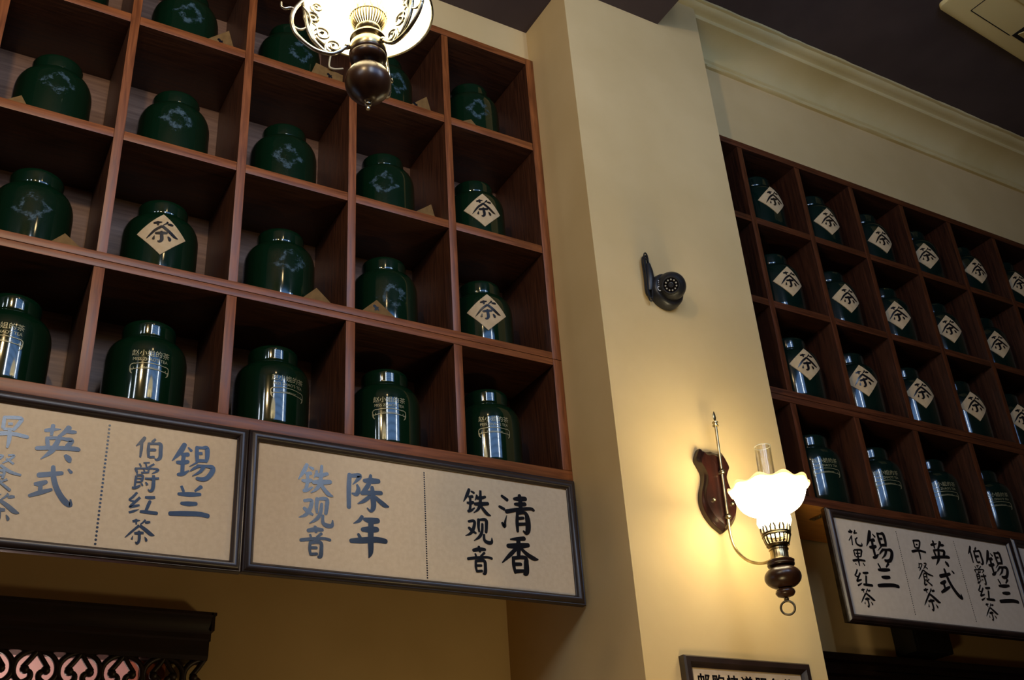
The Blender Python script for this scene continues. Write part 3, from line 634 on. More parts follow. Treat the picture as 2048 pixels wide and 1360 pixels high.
def patch(half, put, put_in, ring=False):
    """square standing on its corner, wrapped on the jar; gives thickness between put and put_in"""
    mb = MB()
    bm = mb.bm
    n = 12
    lay = bm.verts.layers.float.new('ring') if ring else None
    def grid(fn):
        g = []
        for i in range(n + 1):
            row = []
            for j in range(n + 1):
                p, q = i / n * 2 - 1, j / n * 2 - 1
                x, y = (p + q) / 2 * half, (q - p) / 2 * half
                v = bm.verts.new(fn(x, y))
                if ring:
                    d = max(abs(p), abs(q))
                    v[lay] = .33 * math.exp(-((d - .55) / .36) ** 2) + .04 - (.5 if d > .99 else 0)
                row.append(v)
            g.append(row)
        return g
    g = grid(put)
    for i in range(n):
        for j in range(n):
            bm.faces.new((g[i][j], g[i + 1][j], g[i + 1][j + 1], g[i][j + 1]))
    if put_in:
        h = grid(put_in)
        for i in range(n):
            bm.faces.new((g[i][0], g[i + 1][0], h[i + 1][0], h[i][0]))
            bm.faces.new((g[i][n], g[i + 1][n], h[i + 1][n], h[i][n]))
            bm.faces.new((g[0][i], g[0][i + 1], h[0][i + 1], h[0][i]))
            bm.faces.new((g[n][i], g[n][i + 1], h[n][i + 1], h[n][i]))
    return mb

def diamond(root, az, zc, sc=1.0, roll=0.0, half=.2, m='card'):
    az = math.radians(az)
    put = wrap(RB * sc + .006, az, zc, roll)
    lab = obj('paper_label', patch(half, put, wrap(RB * sc - .004, az, zc, roll)), m, root)
    mb = MB()
    top = wrap(RB * sc + .0085, az, zc, roll)
    strokes(mb, [[(x * half, y * half, w * half) for x, y, w in s] for s in DIAMOND], top, 6)
    obj('tea_character', mb, 'ink', lab, smooth=0, label='black brushed tea character')

def residue(root, az, zc, seed, half=.2):
    az = math.radians(az)
    obj('glue_residue', patch(half, wrap(RB + .0025, az, zc, random.Random(seed).uniform(-.2, .2)), None, True), 'residue', root, label='grey glue mark where a label came off')

def gold_print(root, az, zc, sc=1.0, m='gold'):
    az = math.radians(az)
    put = wrap(RB * sc + .003, az, 0)
    mb = MB()
    bm = mb.bm
    for body, size, dy, sx, bold in (('赵小姐的茶', .056, .050, 1.0, .0), ("MISS ZHAO'S TEA", .036, .006, .92, .0), ('www.misszhao.com', .018, -.052, 1.0, 0)):
        me = text_mesh(body, size, bold)
        vs = [bm.verts.new(put(v.co.x * sx, zc + v.co.y + dy)) for v in me.vertices]
        for p in me.polygons:
            try:
                bm.faces.new([vs[i] for i in p.vertices])
            except ValueError:
                pass
        bpy.data.meshes.remove(me)
    rib = []
    for dy in (-.022, -.066):
        rib.append([(-.115 + .23 * k / 10, zc + dy + .010 * math.cos((k / 10 - .5) * 3), .005) for k in range(11)])
    for s in (-1, 1):
        rib.append([(s * .112, zc - .018, .006), (s * .138, zc - .03, .007), (s * .14, zc - .06, .007), (s * .12, zc - .07, .006), (s * .116, zc - .05, .004)])
        rib.append([(s * .14, zc - .06, .012), (s * .135, zc - .09, .010), (s * .122, zc - .105, .003)])
    strokes(mb, rib, put, 3)
    obj('gold_lettering', mb, m, root, smooth=0, label='fine gold lettering with a scrolled ribbon')

ROWN = ['top row', 'second row', 'third row', 'bottom row']
COLL = ['leftmost column', 'second column from left', 'middle column', 'second column from right', 'rightmost column']
LZ = [3.65, 2.378, 1.192, .03]
LXC = [-2, -1, 0, 1, 2]
AZL = {(1, 4): (-11, .36), (2, 1): (-9, .39), (2, 4): (-16, .39)}
RES = {(0, 1): (-4, .38), (0, 2): (4, .36), (0, 3): (6, .36), (0, 4): (-12, .36), (1, 0): (2, .42), (1, 1): (-6, .40), (1, 2): (-10, .34), (1, 3): (-20, .36), (2, 0): (-4, .36), (2, 2): (0, .40), (2, 3): (-8, .33)}
TXT = {0: (-10, .40), 1: (-5, .385), 2: (8, .385), 3: (-16, .385), 4: (-17, .385)}
for r in range(4):
    for c in range(5):
        where = '%s, %s of left shelf' % (COLL[c], ROWN[r])
        if r == 3:
            lab = 'green jar with gold lettering, ' + where
        elif (r, c) in AZL:
            lab = 'green jar with paper diamond label, ' + where
        elif (r, c) in RES:
            lab = 'green jar with its label gone, ' + where
        else:
            lab = 'plain green jar, ' + where
        rr = random.Random(r * 10 + c)
        t = thing('tea_jar', lab, 'jar', (LXC[c] + rr.uniform(-.008, .008), .45 + rr.uniform(-.02, .02), LZ[r] + .001), 'green tea jars on the left shelf')
        jar_parts(t, 'glaze')
        if r == 3:
            gold_print(t, *TXT[c])
        elif (r, c) in AZL:
            diamond(t, *AZL[(r, c)], roll=rr.uniform(-.04, .04))
        elif (r, c) in RES:
            residue(t, *RES[(r, c)], seed=r * 10 + c)

RCOL = ['first column', 'second column', 'third column', 'fourth column', 'fifth column', 'sixth column']
RZ = [3.335, 2.25, 1.17, .03]
RAZ = [[(-5, .38), (-9, .34), (-9, .33), (-24, .33), (-11, .35), (-19, .37)], [(-10, .36), (-10, .36), (-23, .34), (-21, .36), (-21, .34)], [(-13, .41), (-22, .39), (-17, .41), (-15, .41), (-21, .41)]]
for r in range(4):
    for c in range(6 if r == 0 else (5 if r < 3 else 4)):
        where = '%s from pillar, %s of right shelf' % (RCOL[c], ROWN[r])
        lab = ('dark jar with faint gold lettering, ' if r == 3 else 'dark jar with paper diamond label, ') + where
        t = thing('tea_jar', lab, 'jar', (RX[c] + .451, RY + .345, RZ[r] + .001), 'green tea jars on the right shelf')
        jar_parts(t, 'glaze2', .985)
        if r == 3:
            gold_print(t, -20 - 2 * c, .385, .985)
        else:
            diamond(t, *RAZ[r][c], sc=.985, roll=random.Random(r * 7 + c).uniform(-.06, .06), half=.195)

# fallen paper labels lying in the pigeonholes
CLAB = {'0B': 'kraft label slipped down right of the jar, top row, second column from left', '1A': 'kraft label corner poking up left of the jar, second row, leftmost column',
        '2A': 'kraft label corner poking up right of the jar, third row, leftmost column', '0C': 'long kraft label leaning right of the jar behind the pendant lamp, top row',
        '0D': 'kraft label slipped down beside the jar right of the pendant lamp, top row', '0E': 'tiny kraft label tip showing before the jar, top row, rightmost column',
        '1D': 'kraft label slipped down beside the jar, second row, second column from the right', '2C': 'kraft label slipped down right of the jar, third row, middle column',
        '2D': 'kraft label standing before the jar, third row, second column from the right'}
for code, y, pts in CARDS:
    r, c = int(code[0]), 'ABCDE'.index(code[1])
    zf = LZ[r] + .001
    def down(p, q):
        k = (p[1] - zf) / max(p[1] - q[1], .02)
        k = min(k, 2.2)
        return (p[0] + (q[0] - p[0]) * k, p[1] + (q[1] - p[1]) * k)
    if len(pts) == 3:
        a, tip, e = pts
        poly = [down(tip, a), tip, down(tip, e)]
        if min(poly[0][1], poly[2][1]) > zf + .01:
            poly = [(poly[0][0], zf)] + poly + [(poly[2][0], zf)]
    else:
        a, t1, t2, e = pts
        poly = [(down(t1, a)[0], zf), t1, t2, (t2[0] - .02, zf)]
    poly = [(min(max(x, LXC[c] - .45), LXC[c] + .45), max(z, zf)) for x, z in poly]
    cx = sum(p[0] for p in poly) / len(poly)
    t = thing('fallen_label', CLAB[code], 'label', (cx, y, zf), 'fallen kraft labels on the left shelf')
    loc = [(x - cx, z - zf) for x, z in poly]
    obj('paper', MB().prism(loc, -.003, .003), 'slip', t, smooth=0)
    if code in ('0B', '0C', '0D', '1D', '2D'):
        mb = MB()
        k = {'0B': (.02, .20), '0C': (.03, .16), '0D': (-.03, .20), '1D': (-.06, .13), '2D': (-.02, .10)}[code]
        strokes(mb, [[(k[0] - .02, k[1] + .015, .03), (k[0] + .02, k[1] - .02, .012)], [(k[0] - .012, k[1] - .02, .02), (k[0] + .016, k[1] + .012, .012)]], lambda x, z, k: (x, -.0045 - .0003 * k, z), 3)
        obj('ink_mark', mb, 'ink', t, smooth=0, label='black ink stroke')

# ------------------------------------------------------------------ signs
FPROF = [(0, .03), (0, -.022), (.006, -.028), (.012, -.024), (.018, -.034), (.030, -.045), (.045, -.048), (.058, -.042), (.068, -.028), (.072, -.018), (.080, -.012), (.080, .0), (.080, .03)]
def sign(label, x0, x1, z0, z1, y, texts, dotrows, board, group, brackets=False):
    cx, cz = (x0 + x1) / 2, (z0 + z1) / 2
    t = thing('framed_sign', label, 'sign', (cx, y, z0), group)
    w, h = x1 - x0, z1 - z0
    obj('frame', MB().sweep_rect(w, h, FPROF), 'frame', t, (0, 0, h / 2), smooth=50)
    bd = obj('board', MB().box(-w / 2 + .07, w / 2 - .07, .0, .02, -h / 2 + .07, h / 2 - .07), board, t, (0, 0, h / 2), smooth=0)
    for g, gx, gz, gh in texts:
        mb = MB()
        strokes(mb, [[(a * gh, c * gh, max(q * gh * 1.06, .004)) for a, c, q in s] for s in GLYPH[g]], lambda a, c, k: (a, -.0003 * k, c), 5)
        obj('brushed_character', mb, 'ink', bd, (gx - cx, -.002, gz - cz), smooth=0)
    for (a, e), n, rad in dotrows:
        mb = MB()
        for k in range(n):
            q = k / (n - 1)
            x, z = a[0] + (e[0] - a[0]) * q - cx, a[1] + (e[1] - a[1]) * q - cz
            vs = [mb.bm.verts.new((x + rad * math.cos(i * math.pi / 4), 0, z + rad * math.sin(i * math.pi / 4))) for i in range(8)]
            mb.bm.faces.new(vs)
        obj('dotted_line', mb, 'ink', bd, (0, -.002, 0), smooth=0)
    if brackets:
        br = obj('hinge_plate', MB().box(x0 - cx + .10, x0 - cx + .17, .09, .30, h - .006, h + .005), 'brass', t, smooth=0)
        mb = MB()
        for k in range(3):
            mb.ball((x0 - cx + .135, .125 + .07 * k, h - .008), .016, 10, (1, 1, .5))
        obj('screw', mb, 'brass', br, smooth=60)
        obj('edge_strip', MB().box(-w / 2 - .012, -w / 2, -.015, .03, .0, h - .01), 'brass', t, smooth=0, label='thin bright metal edging')
    return t
GS = 'framed tea signs hung under the shelves'
sign('framed kraft sign lettered in blue black ink, cut by the left edge of the photo', -3.2, -.304, -1.165, -.078, 0, TEXT_L1, [(DOTS['l1'], 31, .0085)], 'kraft', GS)
sign('framed kraft sign of two teas under the left shelf, beside the pillar', -.300, 2.566, -1.160, -.074, 0, TEXT_L2, [(DOTS['l2'], 46, .0065)], 'kraft', GS)
sign('framed pale sign of three teas under the right shelf, nearest the pillar', 5.235, 7.93, -1.165, -.068, RY, TEXT_R1, [(DOTS['r1'], 40, .0055), (DOTS['r2'], 40, .0055)], 'kraft_pale', GS, True)
sign('framed pale sign cut off by the right edge of the photo', 7.936, 10.4, -1.165, -.068, RY, [], [], 'kraft_pale', GS)

# small notice on the pillar, cut by the bottom edge
nt_ = thing('framed_notice', 'small dark framed notice on the pillar under the wall lamp', 'sign', (3.55, PY - .032, -2.62))
PR2 = [(0, .03), (0, -.03), (.012, -.045), (.05, -.045), (.065, -.028), (.085, -.012), (.085, .03)]
obj('frame', MB().sweep_rect(1.28, .92, PR2), 'frame', nt_, (0, 0, .46))
bd = obj('board', MB().box(-.57, .57, .0, .02, -.39, .39), 'kraft', nt_, (0, 0, .46), smooth=0)
mb = MB()
me = text_mesh('邮购快递服务信', .115, .003, 1.22)
wid = max(v.co.x for v in me.vertices) - min(v.co.x for v in me.vertices)
vs = [mb.bm.verts.new((v.co.x * .98 / wid, 0, v.co.y)) for v in me.vertices]
for p in me.polygons:
    try:
        mb.bm.faces.new([vs[i] for i in p.vertices])
    except ValueError:
        pass
bpy.data.meshes.remove(me)
obj('handwriting', mb, 'ink', bd, (-.02, -.002, .235), smooth=0)
# ------------------------------------------------------------------ pendant lamp
PT = (-0.608, -2.955, 0.576)
pl = thing('pendant_lamp', 'lit brass and wood oil style pendant lamp with scroll arms, hanging before the left shelf', 'lamp', PT)
prof = [(0, 0), (.010, .001), (.013, .010), (.008, .018), (.007, .026), (.018, .032), (.020, .040), (.012, .048), (.015, .055), (.022, .060), (.022, .066), (0, .066)]
obj('finial', MB().lathe(prof, 24), 'pewter', pl, smooth=60)
prof = [(0, .062), (.03, .063), (.055, .075)]
for k in range(15):
    a = -1.05 + 2.35 * k / 14
    prof.append((.131 * math.cos(a), .196 + .128 * math.sin(a)))
prof += [(.045, .322), (.06, .330), (.078, .338), (.094, .350), (.104, .366), (.108, .385), (.104, .396), (.109, .402), (.110, .412), (.104, .418), (0, .418)]
obj('wooden_ball', MB().lathe(prof, 48), 'lampwood', pl, smooth=50)
prof = [(0, .416), (.100, .416), (.104, .421), (.104, .478), (.100, .483), (.090, .486), (.086, .498), (.100, .508), (.107, .518), (.104, .530), (.085, .540), (.070, .550), (.063, .566), (.060, .580), (.066, .588), (.073, .598), (.073, .612), (.05, .616), (0, .616)]
obj('brass_collar', MB().lathe(prof, 48), 'brass', pl, smooth=40)
mb = MB()
for k in range(36):                                     # slotted basket under the gallery
    a = 2 * math.pi * k / 36
    pts = [(r * math.cos(a), r * math.sin(a), z) for r, z in ((.062, .606), (.078, .622), (.096, .65), (.106, .685))]
    mb.tube(pts, .0055, 5)
mb.tube([(.107 * math.cos(a * math.pi / 24), .107 * math.sin(a * math.pi / 24), .69) for a in range(48)], .006, 6, True)
mb.tube([(.064 * math.cos(a * math.pi / 24), .064 * math.sin(a * math.pi / 24), .606) for a in range(48)], .006, 6, True)
obj('burner_basket', mb, 'brass', pl, smooth=60)
mb = MB()
for k in range(16):
    a0 = 2 * math.pi * k / 16
    pts = []
    for q in range(9):
        u = q / 8
        a = a0 + (u - .5) * .36
        pts.append((.108 * math.cos(a), .108 * math.sin(a), .695 + .075 * math.sin(math.pi * u)))
    mb.tube(pts, .0045, 5)
obj('gallery_crown', mb, 'brass', pl, smooth=60)
prof = [(.092, .69), (.11, .73), (.112, .78), (.085, .86), (.055, .92), (.052, 1.08)]
obj('chimney', MB().lathe(prof, 32), 'glass', pl, smooth=60)
prof = [(.372, .745), (.378, .79), (.370, .86), (.345, .94), (.295, 1.02), (.22, 1.08), (.13, 1.115), (.09, 1.125), (.085, 1.118), (.13, 1.105), (.215, 1.07), (.285, 1.012), (.335, .935), (.360, .858), (.367, .79), (.362, .745), (.372, .745)]
obj('glass_shade', MB().lathe(prof, 64), 'shade2', pl, smooth=60)
obj('shade_ring', MB().tube([(.378 * math.cos(a * math.pi / 36), .378 * math.sin(a * math.pi / 36), .745) for a in range(72)], .009, 6, True), 'pewter', pl, smooth=60)
CAMR = (0.86667, -0.494895)
ca = math.atan2(CAMR[1], CAMR[0])                        # the direction across the view, for the arm bearings
def spiral(c, r0, r1, a0, turns, n=22):
    return [(c[0] + (r0 + (r1 - r0) * k / n) * math.cos(a0 + turns * 2 * math.pi * k / n), c[1] + (r0 + (r1 - r0) * k / n) * math.sin(a0 + turns * 2 * math.pi * k / n)) for k in range(n + 1)]
def arm_mesh(b):
    mb = MB()
    def P(rz, off=0.0):
        r, z = rz
        return (r * math.cos(b) - off * math.sin(b), r * math.sin(b) + off * math.cos(b), z)
    main = catmull([(.105, .445), (.135, .43), (.165, .395), (.215, .362), (.295, .368), (.36, .405), (.41, .455), (.437, .515), (.445, .58), (.43, .65), (.40, .71), (.378, .745)], 5)
    mb.tube([P(p) for p in main], [.0125] * len(main), 8)
    inner = catmull([(.215, .362), (.265, .385), (.315, .44), (.345, .51), (.36, .58), (.372, .66), (.385, .745)], 5)
    mb.tube([P(p) for p in inner], [.006 + .010 * math.sin(math.pi * i / (len(inner) - 1)) for i in range(len(inner))], 8)
    for c, r0, r1, a0, tn in (((.198, .425), .052, .012, -1.2, 1.35), ((.268, .50), .060, .014, -.9, 1.4), ((.325, .61), .050, .012, -.6, 1.4), ((.30, .70), .040, .010, -1.2, 1.3)):
        s = spiral(c, r0, r1, a0, tn)
        mb.tube([P(p) for p in s], [.0105 - .003 * i / 22 for i in range(len(s))], 6)
        mb.ball(P(s[-1]), .013, 8)
    for s in (catmull([(.437, .515), (.40, .50), (.365, .52), (.35, .56)], 4), catmull([(.245, .372), (.25, .41), (.235, .45), (.225, .47)], 4), catmull([(.33, .47), (.30, .50), (.30, .55), (.325, .57)], 4)):
        mb.tube([P(p) for p in s], [.0095 - .004 * i / (len(s) - 1) for i in range(len(s))], 6)
    tail = catmull([(.43, .65), (.455, .655), (.485, .64), (.505, .655), (.508, .685)], 5)
    mb.tube([P(p) for p in tail], [.012 - .006 * i / (len(tail) - 1) for i in range(len(tail))], 7)
    mb.ball(P((.437, .515)), .014, 10)
    mb.ball(P((.121, .445)), .020, 12)
    leaf = [(.345, .51), (.335, .56), (.35, .62), (.385, .68)]
    for off in (-.018, .018):
        mb.tube([P(p, off * math.sin(math.pi * (i + .4) / 4)) for i, p in enumerate(leaf)], [.004, .010, .008, .003], 6)
    return mb
for deg in (160.5, 40.5, 280.5):
    # bearing measured in the horizontal plane from the across-view direction
    obj('scroll_arm', arm_mesh(ca - math.radians(deg)), 'pewter', pl, smooth=60)
mb = MB().lathe([(0, 1.115), (.09, 1.12), (.095, 1.14), (.05, 1.17), (.02, 1.20), (.02, 1.24), (0, 1.24)], 32)
zt = SZ - PT[2]
mb.tube([(0, 0, 1.23), (0, 0, zt - .05)], .012, 8)
mb.lathe([(0, zt - .08), (.05, zt - .075), (.12, zt - .02), (.125, zt), (0, zt)], 32)
obj('hanging_rod', mb, 'brass', pl, smooth=50)

# ------------------------------------------------------------------ wall lamp
SX, SY = 3.53, -1.32
LEAN = .04
sc_ = thing('wall_lamp', 'lit wall lamp with frilled glass shade on a shield shaped wooden plaque, on the pillar', 'lamp', (SX, PY, -.663))
zz = -.663
def lean(co):
    return (co.x + LEAN * (co.z + zz + .8), co.y, co.z)
half = [(0, .735), (.05, .722), (.095, .728), (.118, .742), (.150, .69), (.172, .632), (.150, .585), (.122, .53), (.118, .49), (.135, .42), (.165, .35), (.182, .275), (.178, .21), (.150, .135), (.095, .065), (.045, .03), (0, 0)]
hp = catmull(half, 3)
def plaque(k, y0, y1, mb):
    poly = [(x * k, .36 + (z - .36) * k) for x, z in hp] + [(-x * k, .36 + (z - .36) * k) for x, z in reversed(hp[1:-1])]
    mb.prism(poly, y0, y1)
mb = MB()
bm = mb.bm
layers = [(1.0, 0.0), (1.0, -.045), (.975, -.058), (.92, -.066), (.90, -.078), (.86, -.09)]
rings = []
for k, y in layers:
    poly = [(x * k, .36 + (z - .36) * k) for x, z in hp] + [(-x * k, .36 + (z - .36) * k) for x, z in reversed(hp[1:-1])]
    rings.append([bm.verts.new((x, y, z)) for x, z in poly])
for a, c in zip(rings, rings[1:]):
    for i in range(len(a)):
        bm.faces.new((a[i], a[(i + 1) % len(a)], c[(i + 1) % len(a)], c[i]))
bm.faces.new(rings[-1])
bm.faces.new(list(reversed(rings[0])))
obj('wooden_plaque', mb, 'plaque', sc_, (-.005, 0, 0), smooth=40)
def rel(x, y, z):
    return (x - SX, y - PY, z - zz)
RY_ = -.80
rod = catmull([(SX, RY_, .30), (SX, RY_, -.1), (SX, RY_, -.50), (SX, RY_, -.70), (SX, -.835, -.83), (SX, -.93, -.945), (SX, -1.05, -1.02), (SX, -1.16, -1.05), (SX, -1.26, -1.045)], 6)
mb = MB().tube([rel(*p) for p in rod], .0125, 10)
for z in (-.14, -.545):
    mb.tube([rel(SX, PY - .085, z), rel(SX, RY_, z)], .016, 10)
    mb.ball(rel(SX, RY_ - .004, z), .026, 14)
mb.lathe([(.014, 0), (.026, .004), (.026, .014), (.018, .018), (.018, .03), (.026, .034), (.026, .044), (.012, .05), (0, .05)], 16, rel(SX, RY_, .285))
obj('brass_arm', mb.map(lean), 'brass', sc_, smooth=60)
fp = [(0, .335), (.012, .35), (.017, .372), (.014, .40), (.006, .425), (.0, .44)]
mb = MB().lathe([(r, z) for r, z in fp], 12, rel(SX, RY_, 0), fn=lambda p, a: (p[0], p[1] * .45, p[2]))
obj('leaf_finial', mb.map(lean), 'brass', sc_, smooth=60)
mb = MB()
for x, z in ((3.435, -.40), (3.635, -.41)):
    mb.ball(rel(x, PY - .095, z), .020, 12)
obj('brass_screw', mb, 'brass', sc_, smooth=60)
AX = rel(SX, SY, 0)
def turned(name, prof, m, seg=40, fn=None, **k):
    return obj(name, MB().lathe(prof, seg, AX, fn).map(lean), m, sc_, smooth=k.get('smooth', 50))
prof = [(0, -1.372), (.03, -1.370), (.062, -1.358), (.075, -1.338), (.070, -1.318), (.045, -1.305), (.05, -1.300)]
for k in range(13):
    a = -1.15 + 2.2 * k / 12
    prof.append((.141 * math.cos(a), -1.215 + .092 * math.sin(a)))
prof += [(.09, -1.132), (.103, -1.126), (.106, -1.116), (.100, -1.108), (.105, -1.100), (.107, -1.090), (.098, -1.083), (0, -1.083)]
turned('wooden_ball', prof, 'lampwood')
mb = MB().lathe([(0, -1.395), (.016, -1.395), (.020, -1.385), (.014, -1.374), (0, -1.370)], 16, AX)
R_ = .052
mb.tube([rel(SX + R_ * math.cos(a * math.pi / 18) * .8, SY + R_ * math.cos(a * math.pi / 18) * -.6, -1.452 + R_ * math.sin(a * math.pi / 18)) for a in range(36)], .0085, 8, True)
obj('pull_ring', mb.map(lean), 'bronze', sc_, smooth=60)
turned('ribbed_collar', [(0, -1.085), (.070, -1.085), (.074, -1.078), (.069, -1.072), (.069, -1.005), (.076, -1.000), (.076, -.990), (.05, -.986), (0, -.986)], 'brass', 80, lambda p, a: (p[0] * (1 - .03 * (math.cos(26 * a) > 0) * (-1.073 < p[2] < -1.004)), p[1] * (1 - .03 * (math.cos(26 * a) > 0)), p[2]))
turned('burner_cup', [(0, -.99), (.045, -.988), (.07, -.975), (.085, -.955)], 'bronze')
mb = MB()
for k in range(18):
    a = 2 * math.pi * k / 18
    pts = [(AX[0] + r * math.cos(a), AX[1] + r * math.sin(a), AX[2] + z) for r, z in ((.080, -.962), (.093, -.93), (.102, -.893))]
    mb.tube(pts, .0075, 6)
for r, z, w in ((.104, -.885, .011), (.106, -.868, .009), (.083, -.96, .008)):
    mb.tube([(AX[0] + r * math.cos(a * math.pi / 24), AX[1] + r * math.sin(a * math.pi / 24), AX[2] + z) for a in range(48)], w, 6, True)
for k in range(10):
    a0 = 2 * math.pi * k / 10
    for u0, u1 in ((-.16, -.10), (.16, .10)):
        pts = [(AX[0] + r * math.cos(a0 + u), AX[1] + r * math.sin(a0 + u), AX[2] + z) for r, z, u in ((.107, -.865, u0), (.112, -.835, u0), (.113, -.815, u1), (.113, -.795, u1 * .9))]
        mb.tube(pts, .0085, 6)
    pts = [(AX[0] + .113 * math.cos(a0 + u), AX[1] + .113 * math.sin(a0 + u), AX[2] - .793) for u in (-.12, -.04, .04, .12)]
    mb.tube(pts, .010, 6)
obj('pierced_gallery', mb.map(lean), 'bronze', sc_, smooth=60)
prof = [(.06, -.875), (.085, -.855), (.118, -.815), (.135, -.77), (.131, -.735), (.115, -.71), (.102, -.698)]
turned('glass_bulb', prof, 'shade', 40)
prof = [(.100, -.70), (.14, -.693), (.176, -.680), (.208, -.662), (.234, -.640), (.253, -.613), (.269, -.580), (.281, -.545), (.290, -.508), (.302, -.474)]
def frill(p, a):
    t = max(0, (p[2] + .575) / .105)
    k = 1 + .034 * t ** 2 * math.cos(10 * a)
    return (p[0] * k, p[1] * k, p[2] + .015 * t ** 3 * math.cos(10 * a + .5))
turned('glass_shade', prof, 'shade', 108, frill, smooth=70)
rim = [(.302, -.474), (.311, -.468), (.318, -.473), (.321, -.486), (.315, -.490)]
turned('frilled_rim', rim, 'rim', 108, frill, smooth=70)
turned('chimney', [(.066, -.70), (.066, -.13), (.0655, -.126), (.061, -.126), (.0605, -.13), (.0605, -.70)], 'glass', 36)
turned('chimney_lip', [(.0605, -.126), (.0665, -.126), (.067, -.121), (.0635, -.118), (.060, -.121), (.0605, -.126)], 'led', 36)

# ------------------------------------------------------------------ security camera
cc = thing('security_camera', 'black dome security camera with a bundled cable, on the pillar', 'camera', (3.31, PY, 1.64))
fy = lambda mb: mb.map(lambda v: (v.x, -v.z, v.y))
obj('mount_base', fy(MB().lathe([(0, 0), (.175, 0), (.178, .012), (.175, .05), (.168, .085), (.158, .10), (.150, .104), (0, .104)], 48)), 'black', cc, smooth=40)
obj('camera_ball', MB().ball((0, -.130, .01), .136, 40), 'black', cc, smooth=70)
dv = Vector((-.60, -.66, -.42)).normalized()
rt = dv.cross(Vector((0, 0, 1))).normalized()
upv = rt.cross(dv)
def face(mb, d):
    o = Vector((0, -.130, .01)) + dv * (d + .018)
    return mb.map(lambda v: o + rt * v.x + upv * v.y + dv * v.z)
cowl = face(MB().lathe([(.086, 0), (.083, .034), (.078, .040), (.071, .040), (.066, .03), (.066, .010)], 40), .085)
obj('camera_collar', cowl, 'black', cc, smooth=40)
ln = obj('lens_window', face(MB().lathe([(.068, 0), (.066, .006), (0, .008)], 40), .112), 'lens', cc, smooth=60)
mb = MB()
for k in range(11):
    a = 2 * math.pi * k / 11
    mb.ball((.050 * math.cos(a), .050 * math.sin(a), .006), .0085, 8)
obj('led_ring', face(mb, .114), 'led', ln, smooth=60)
obj('lens_barrel', face(MB().lathe([(.024, 0), (.024, .014), (.019, .016), (.014, .010), (0, .010)], 24), .114), 'black', ln, smooth=40)
mb = MB()
strokes(mb, [[(-.132 + .022 * math.cos(1 + k * .75), -.042 + .022 * math.sin(1 + k * .75), .008) for k in range(7)], [(-.128, -.005, .009), (-.130, .008, .009)], [(-.131, .018, .009), (-.132, .028, .009)], [(-.131, .038, .008), (-.130, .050, .008)]], lambda x, z, k: (x * .86 - .03, -.107 - .0003 * k, z), 3)
mk = obj('white_mark', mb, 'white', cc, smooth=0)
mk.location = Vector((0.008, -.012, 0)) * S
mb = MB()
rnd = random.Random(5)
for k in range(5):
    w = .012 + .006 * k
    cx = -.175 + rnd.uniform(-.02, .02)
    top, bot = .33 + rnd.uniform(-.05, .06), -.12 + rnd.uniform(-.04, .03)
    loop = []
    for q in range(28):
        a = 2 * math.pi * q / 28
        z = (top + bot) / 2 + (top - bot) / 2 * math.sin(a)
        pin = .35 + .65 * abs(math.sin(a)) ** 2
        loop.append((cx + w * math.cos(a) * pin * 1.6 + .10 * (z - .1) * .25 - .02, -.025 - .008 * k, z))
    mb.tube(loop, .0075, 6, True)
mb.tube([(-.165, -.04, .26), (-.168, -.045, .18), (-.172, -.048, .10), (-.178, -.045, .03), (-.183, -.04, -.03)], [.026, .040, .044, .038, .026], 10)
mb.tube([(-.18, -.04, .0), (-.15, -.05, -.02), (-.10, -.05, 0)], .012, 8)
obj('cable_bundle', mb, 'black', cc, smooth=60)

# ------------------------------------------------------------------ ceiling air conditioner
ac = thing('ceiling_air_conditioner', 'cream cassette air conditioner set in the dark ceiling, top right corner', 'air conditioner', (7.22 + 1.1, -1.93 - 1.1, CZ - .055), None, math.radians(4.6))
mb = MB()
h = 1.14
poly = []
for sx, sy in ((1, 1), (-1, 1), (-1, -1), (1, -1)):
    a0 = {(1, 1): 0, (-1, 1): 90, (-1, -1): 180, (1, -1): 270}[(sx, sy)]
    for k in range(7):
        a = math.radians(a0 + 15 * k)
        poly.append((sx * (h - .07) + .07 * math.cos(a), sy * (h - .07) + .07 * math.sin(a)))
def plate(mb, poly, z0, z1, hole=None):
    bm = mb.bm
    rr = []
    for k, z in ((1.0, z1), (1.0, z0 + .014), (.995, z0 + .004), (.985, z0)):
        rr.append([bm.verts.new((x * k, y * k, z)) for x, y in poly])
    for a, c in zip(rr, rr[1:]):
        for i in range(len(a)):
            bm.faces.new((a[i], a[(i + 1) % len(a)], c[(i + 1) % len(a)], c[i]))
    bm.faces.new(rr[-1])
    bm.faces.new(rr[0])
plate(mb, poly, 0, .055)
obj('panel', mb, 'acwhite', ac, smooth=30)
mb = MB()
g = .006
for q in (1, -1):
    mb.box(min(-.76 * q, .03 * q), max(-.76 * q, .03 * q), .95 * q - g, .95 * q + g, -.002, .002)
    mb.box(-.76 * q - g, -.76 * q + g, min(.95 * q, -.6 * q), max(.95 * q, -.6 * q), -.002, .002)
obj('groove', mb, 'dark', ac, smooth=0)
mb = MB()
mb.box(-.55, .55, -.55, .55, -.012, .001, .004)
for k in range(9):
    y = -.48 + .12 * k
    mb.box(-.5, .5, y - .012, y + .012, -.018, -.010)
obj('intake_grille', mb, 'acwhite', ac, smooth=0)
for rot_ in (0, 2):
    mb = MB().box(.055, .90, .66, .937, -.003, .002)
    fl = obj('air_outlet', mb, 'dark', ac, smooth=0, label='dark air outlet slot')
    fl.rotation_euler = (0, 0, rot_ * math.pi / 2)
    mb = MB().box(.10, .86, -.09, .09, -.006, .006, .003)
    v = obj('louvre', mb, 'acwhite', fl, (0, .80, -.03), smooth=0)
    v.rotation_euler = (math.radians(20), 0, 0)

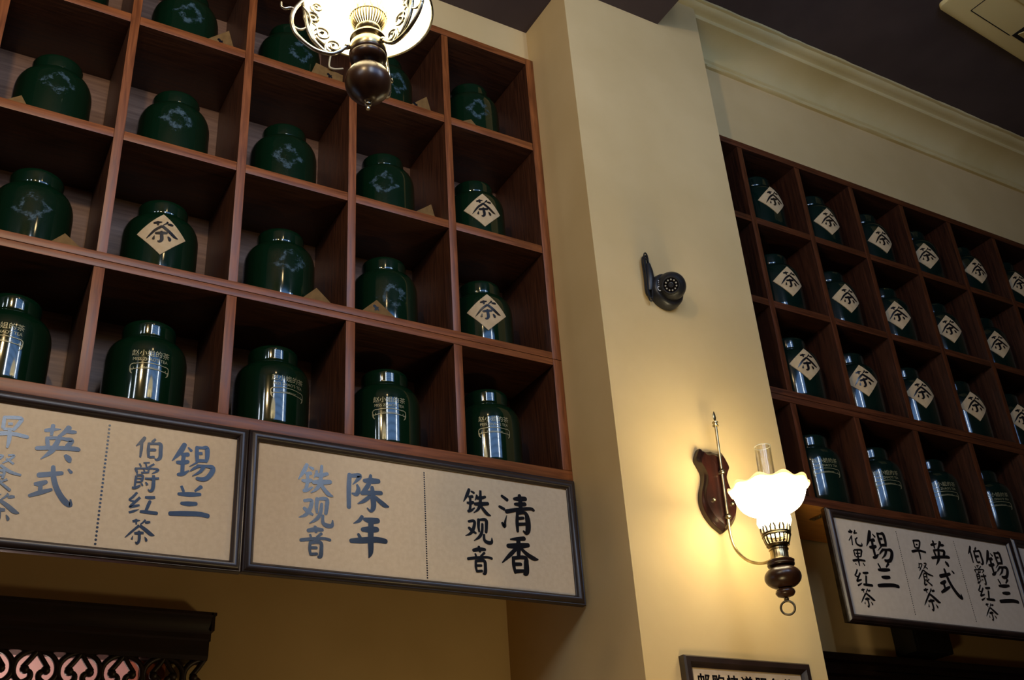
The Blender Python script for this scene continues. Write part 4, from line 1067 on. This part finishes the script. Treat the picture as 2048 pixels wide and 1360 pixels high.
# ------------------------------------------------------------------ carved valance, bottom left
va = thing('carved_valance', 'near black carved wooden valance with scroll fretwork under the left sign', 'valance', (-.184, 1.10, -1.9))
vx, vy, vz = -.184, 1.10, -1.9
prof = [(.18, -1.50), (.02, -1.50), (.0, -1.47), (.0, -1.36), (-.012, -1.345), (-.012, -1.31), (-.03, -1.29), (-.05, -1.235), (-.055, -1.19), (-.07, -1.175), (-.07, -1.153), (.18, -1.153)]
mb = MB().extrude_x([(y, z - vz) for y, z in prof], -4.4, .0)
mb.box(-.012, .028, -.07, .18, -1.175 - vz, -1.153 - vz)
mb.box(-.006, .02, -.055, .18, -1.29 - vz, -1.175 - vz)
mb.box(-.003, .008, -.01, .18, -1.36 - vz, -1.29 - vz)
obj('crown_board', mb, 'darkwood', va, smooth=30)
p = .297
for k in range(9):
    xc = -.20 - p * k - vx
    mb = MB()
    for s in (-1, 1):
        if k == 0 and s == 1:
            continue
        c1 = catmull([(xc + s * .0, -1.49), (xc + s * .035, -1.545), (xc + s * .075, -1.60), (xc + s * .085, -1.615)], 4)
        c2 = catmull([(xc + s * .012, -1.48), (xc + s * .095, -1.52), (xc + s * .140, -1.58), (xc + s * .140, -1.66), (xc + s * .09, -1.715), (xc + s * .035, -1.69), (xc + s * .03, -1.65), (xc + s * .06, -1.63)], 4)
        mb.tube([(x, .055, z - vz) for x, z in c1], .020, 8)
        mb.tube([(x, .055, z - vz) for x, z in c2], [.022 + .004 * math.sin(i) * 0 for i in range(len(c2))], 8)
        mb.ball((xc + s * .07, .055, -1.625 - vz), .034, 12)
    mb.tube([(xc, .055, -1.70 - vz), (xc, .055, -1.78 - vz)], [.03, .012], 8)
    obj('scroll_fret', mb, 'darkwood', va, smooth=60)
mb = MB().box(-4.4, .0, .03, .08, -1.80 - vz, -1.77 - vz)
obj('lower_rail', mb, 'darkwood', va, smooth=0)

# ------------------------------------------------------------------ loudspeaker in the shade under the right sign
sp = thing('loudspeaker', 'black box loudspeaker on the wall in the shade under the pale sign', 'speaker', (7.03, .42, -1.20))
obj('cabinet', MB().box(-.28, .28, -.16, .115, 0, .60, .02), 'black', sp, smooth=30)
obj('grille', MB().box(-.25, .25, -.17, -.158, .03, .57, .008), 'dark', sp, smooth=0)
# loose cord in the pigeonhole behind the pendant
mb = MB().tube(catmull([(.0, 0, .30), (-.015, 0, .20), (-.02, 0, .10), (.03, 0, .09), (.12, 0, .13)], 5), .010, 6)
cord = obj('cord', mb, 'wire', None, (.32, .12, 3.80), smooth=60)
tag(cord, 'loose cream cord showing behind the pendant lamp in the top row of the left shelf', 'cord')
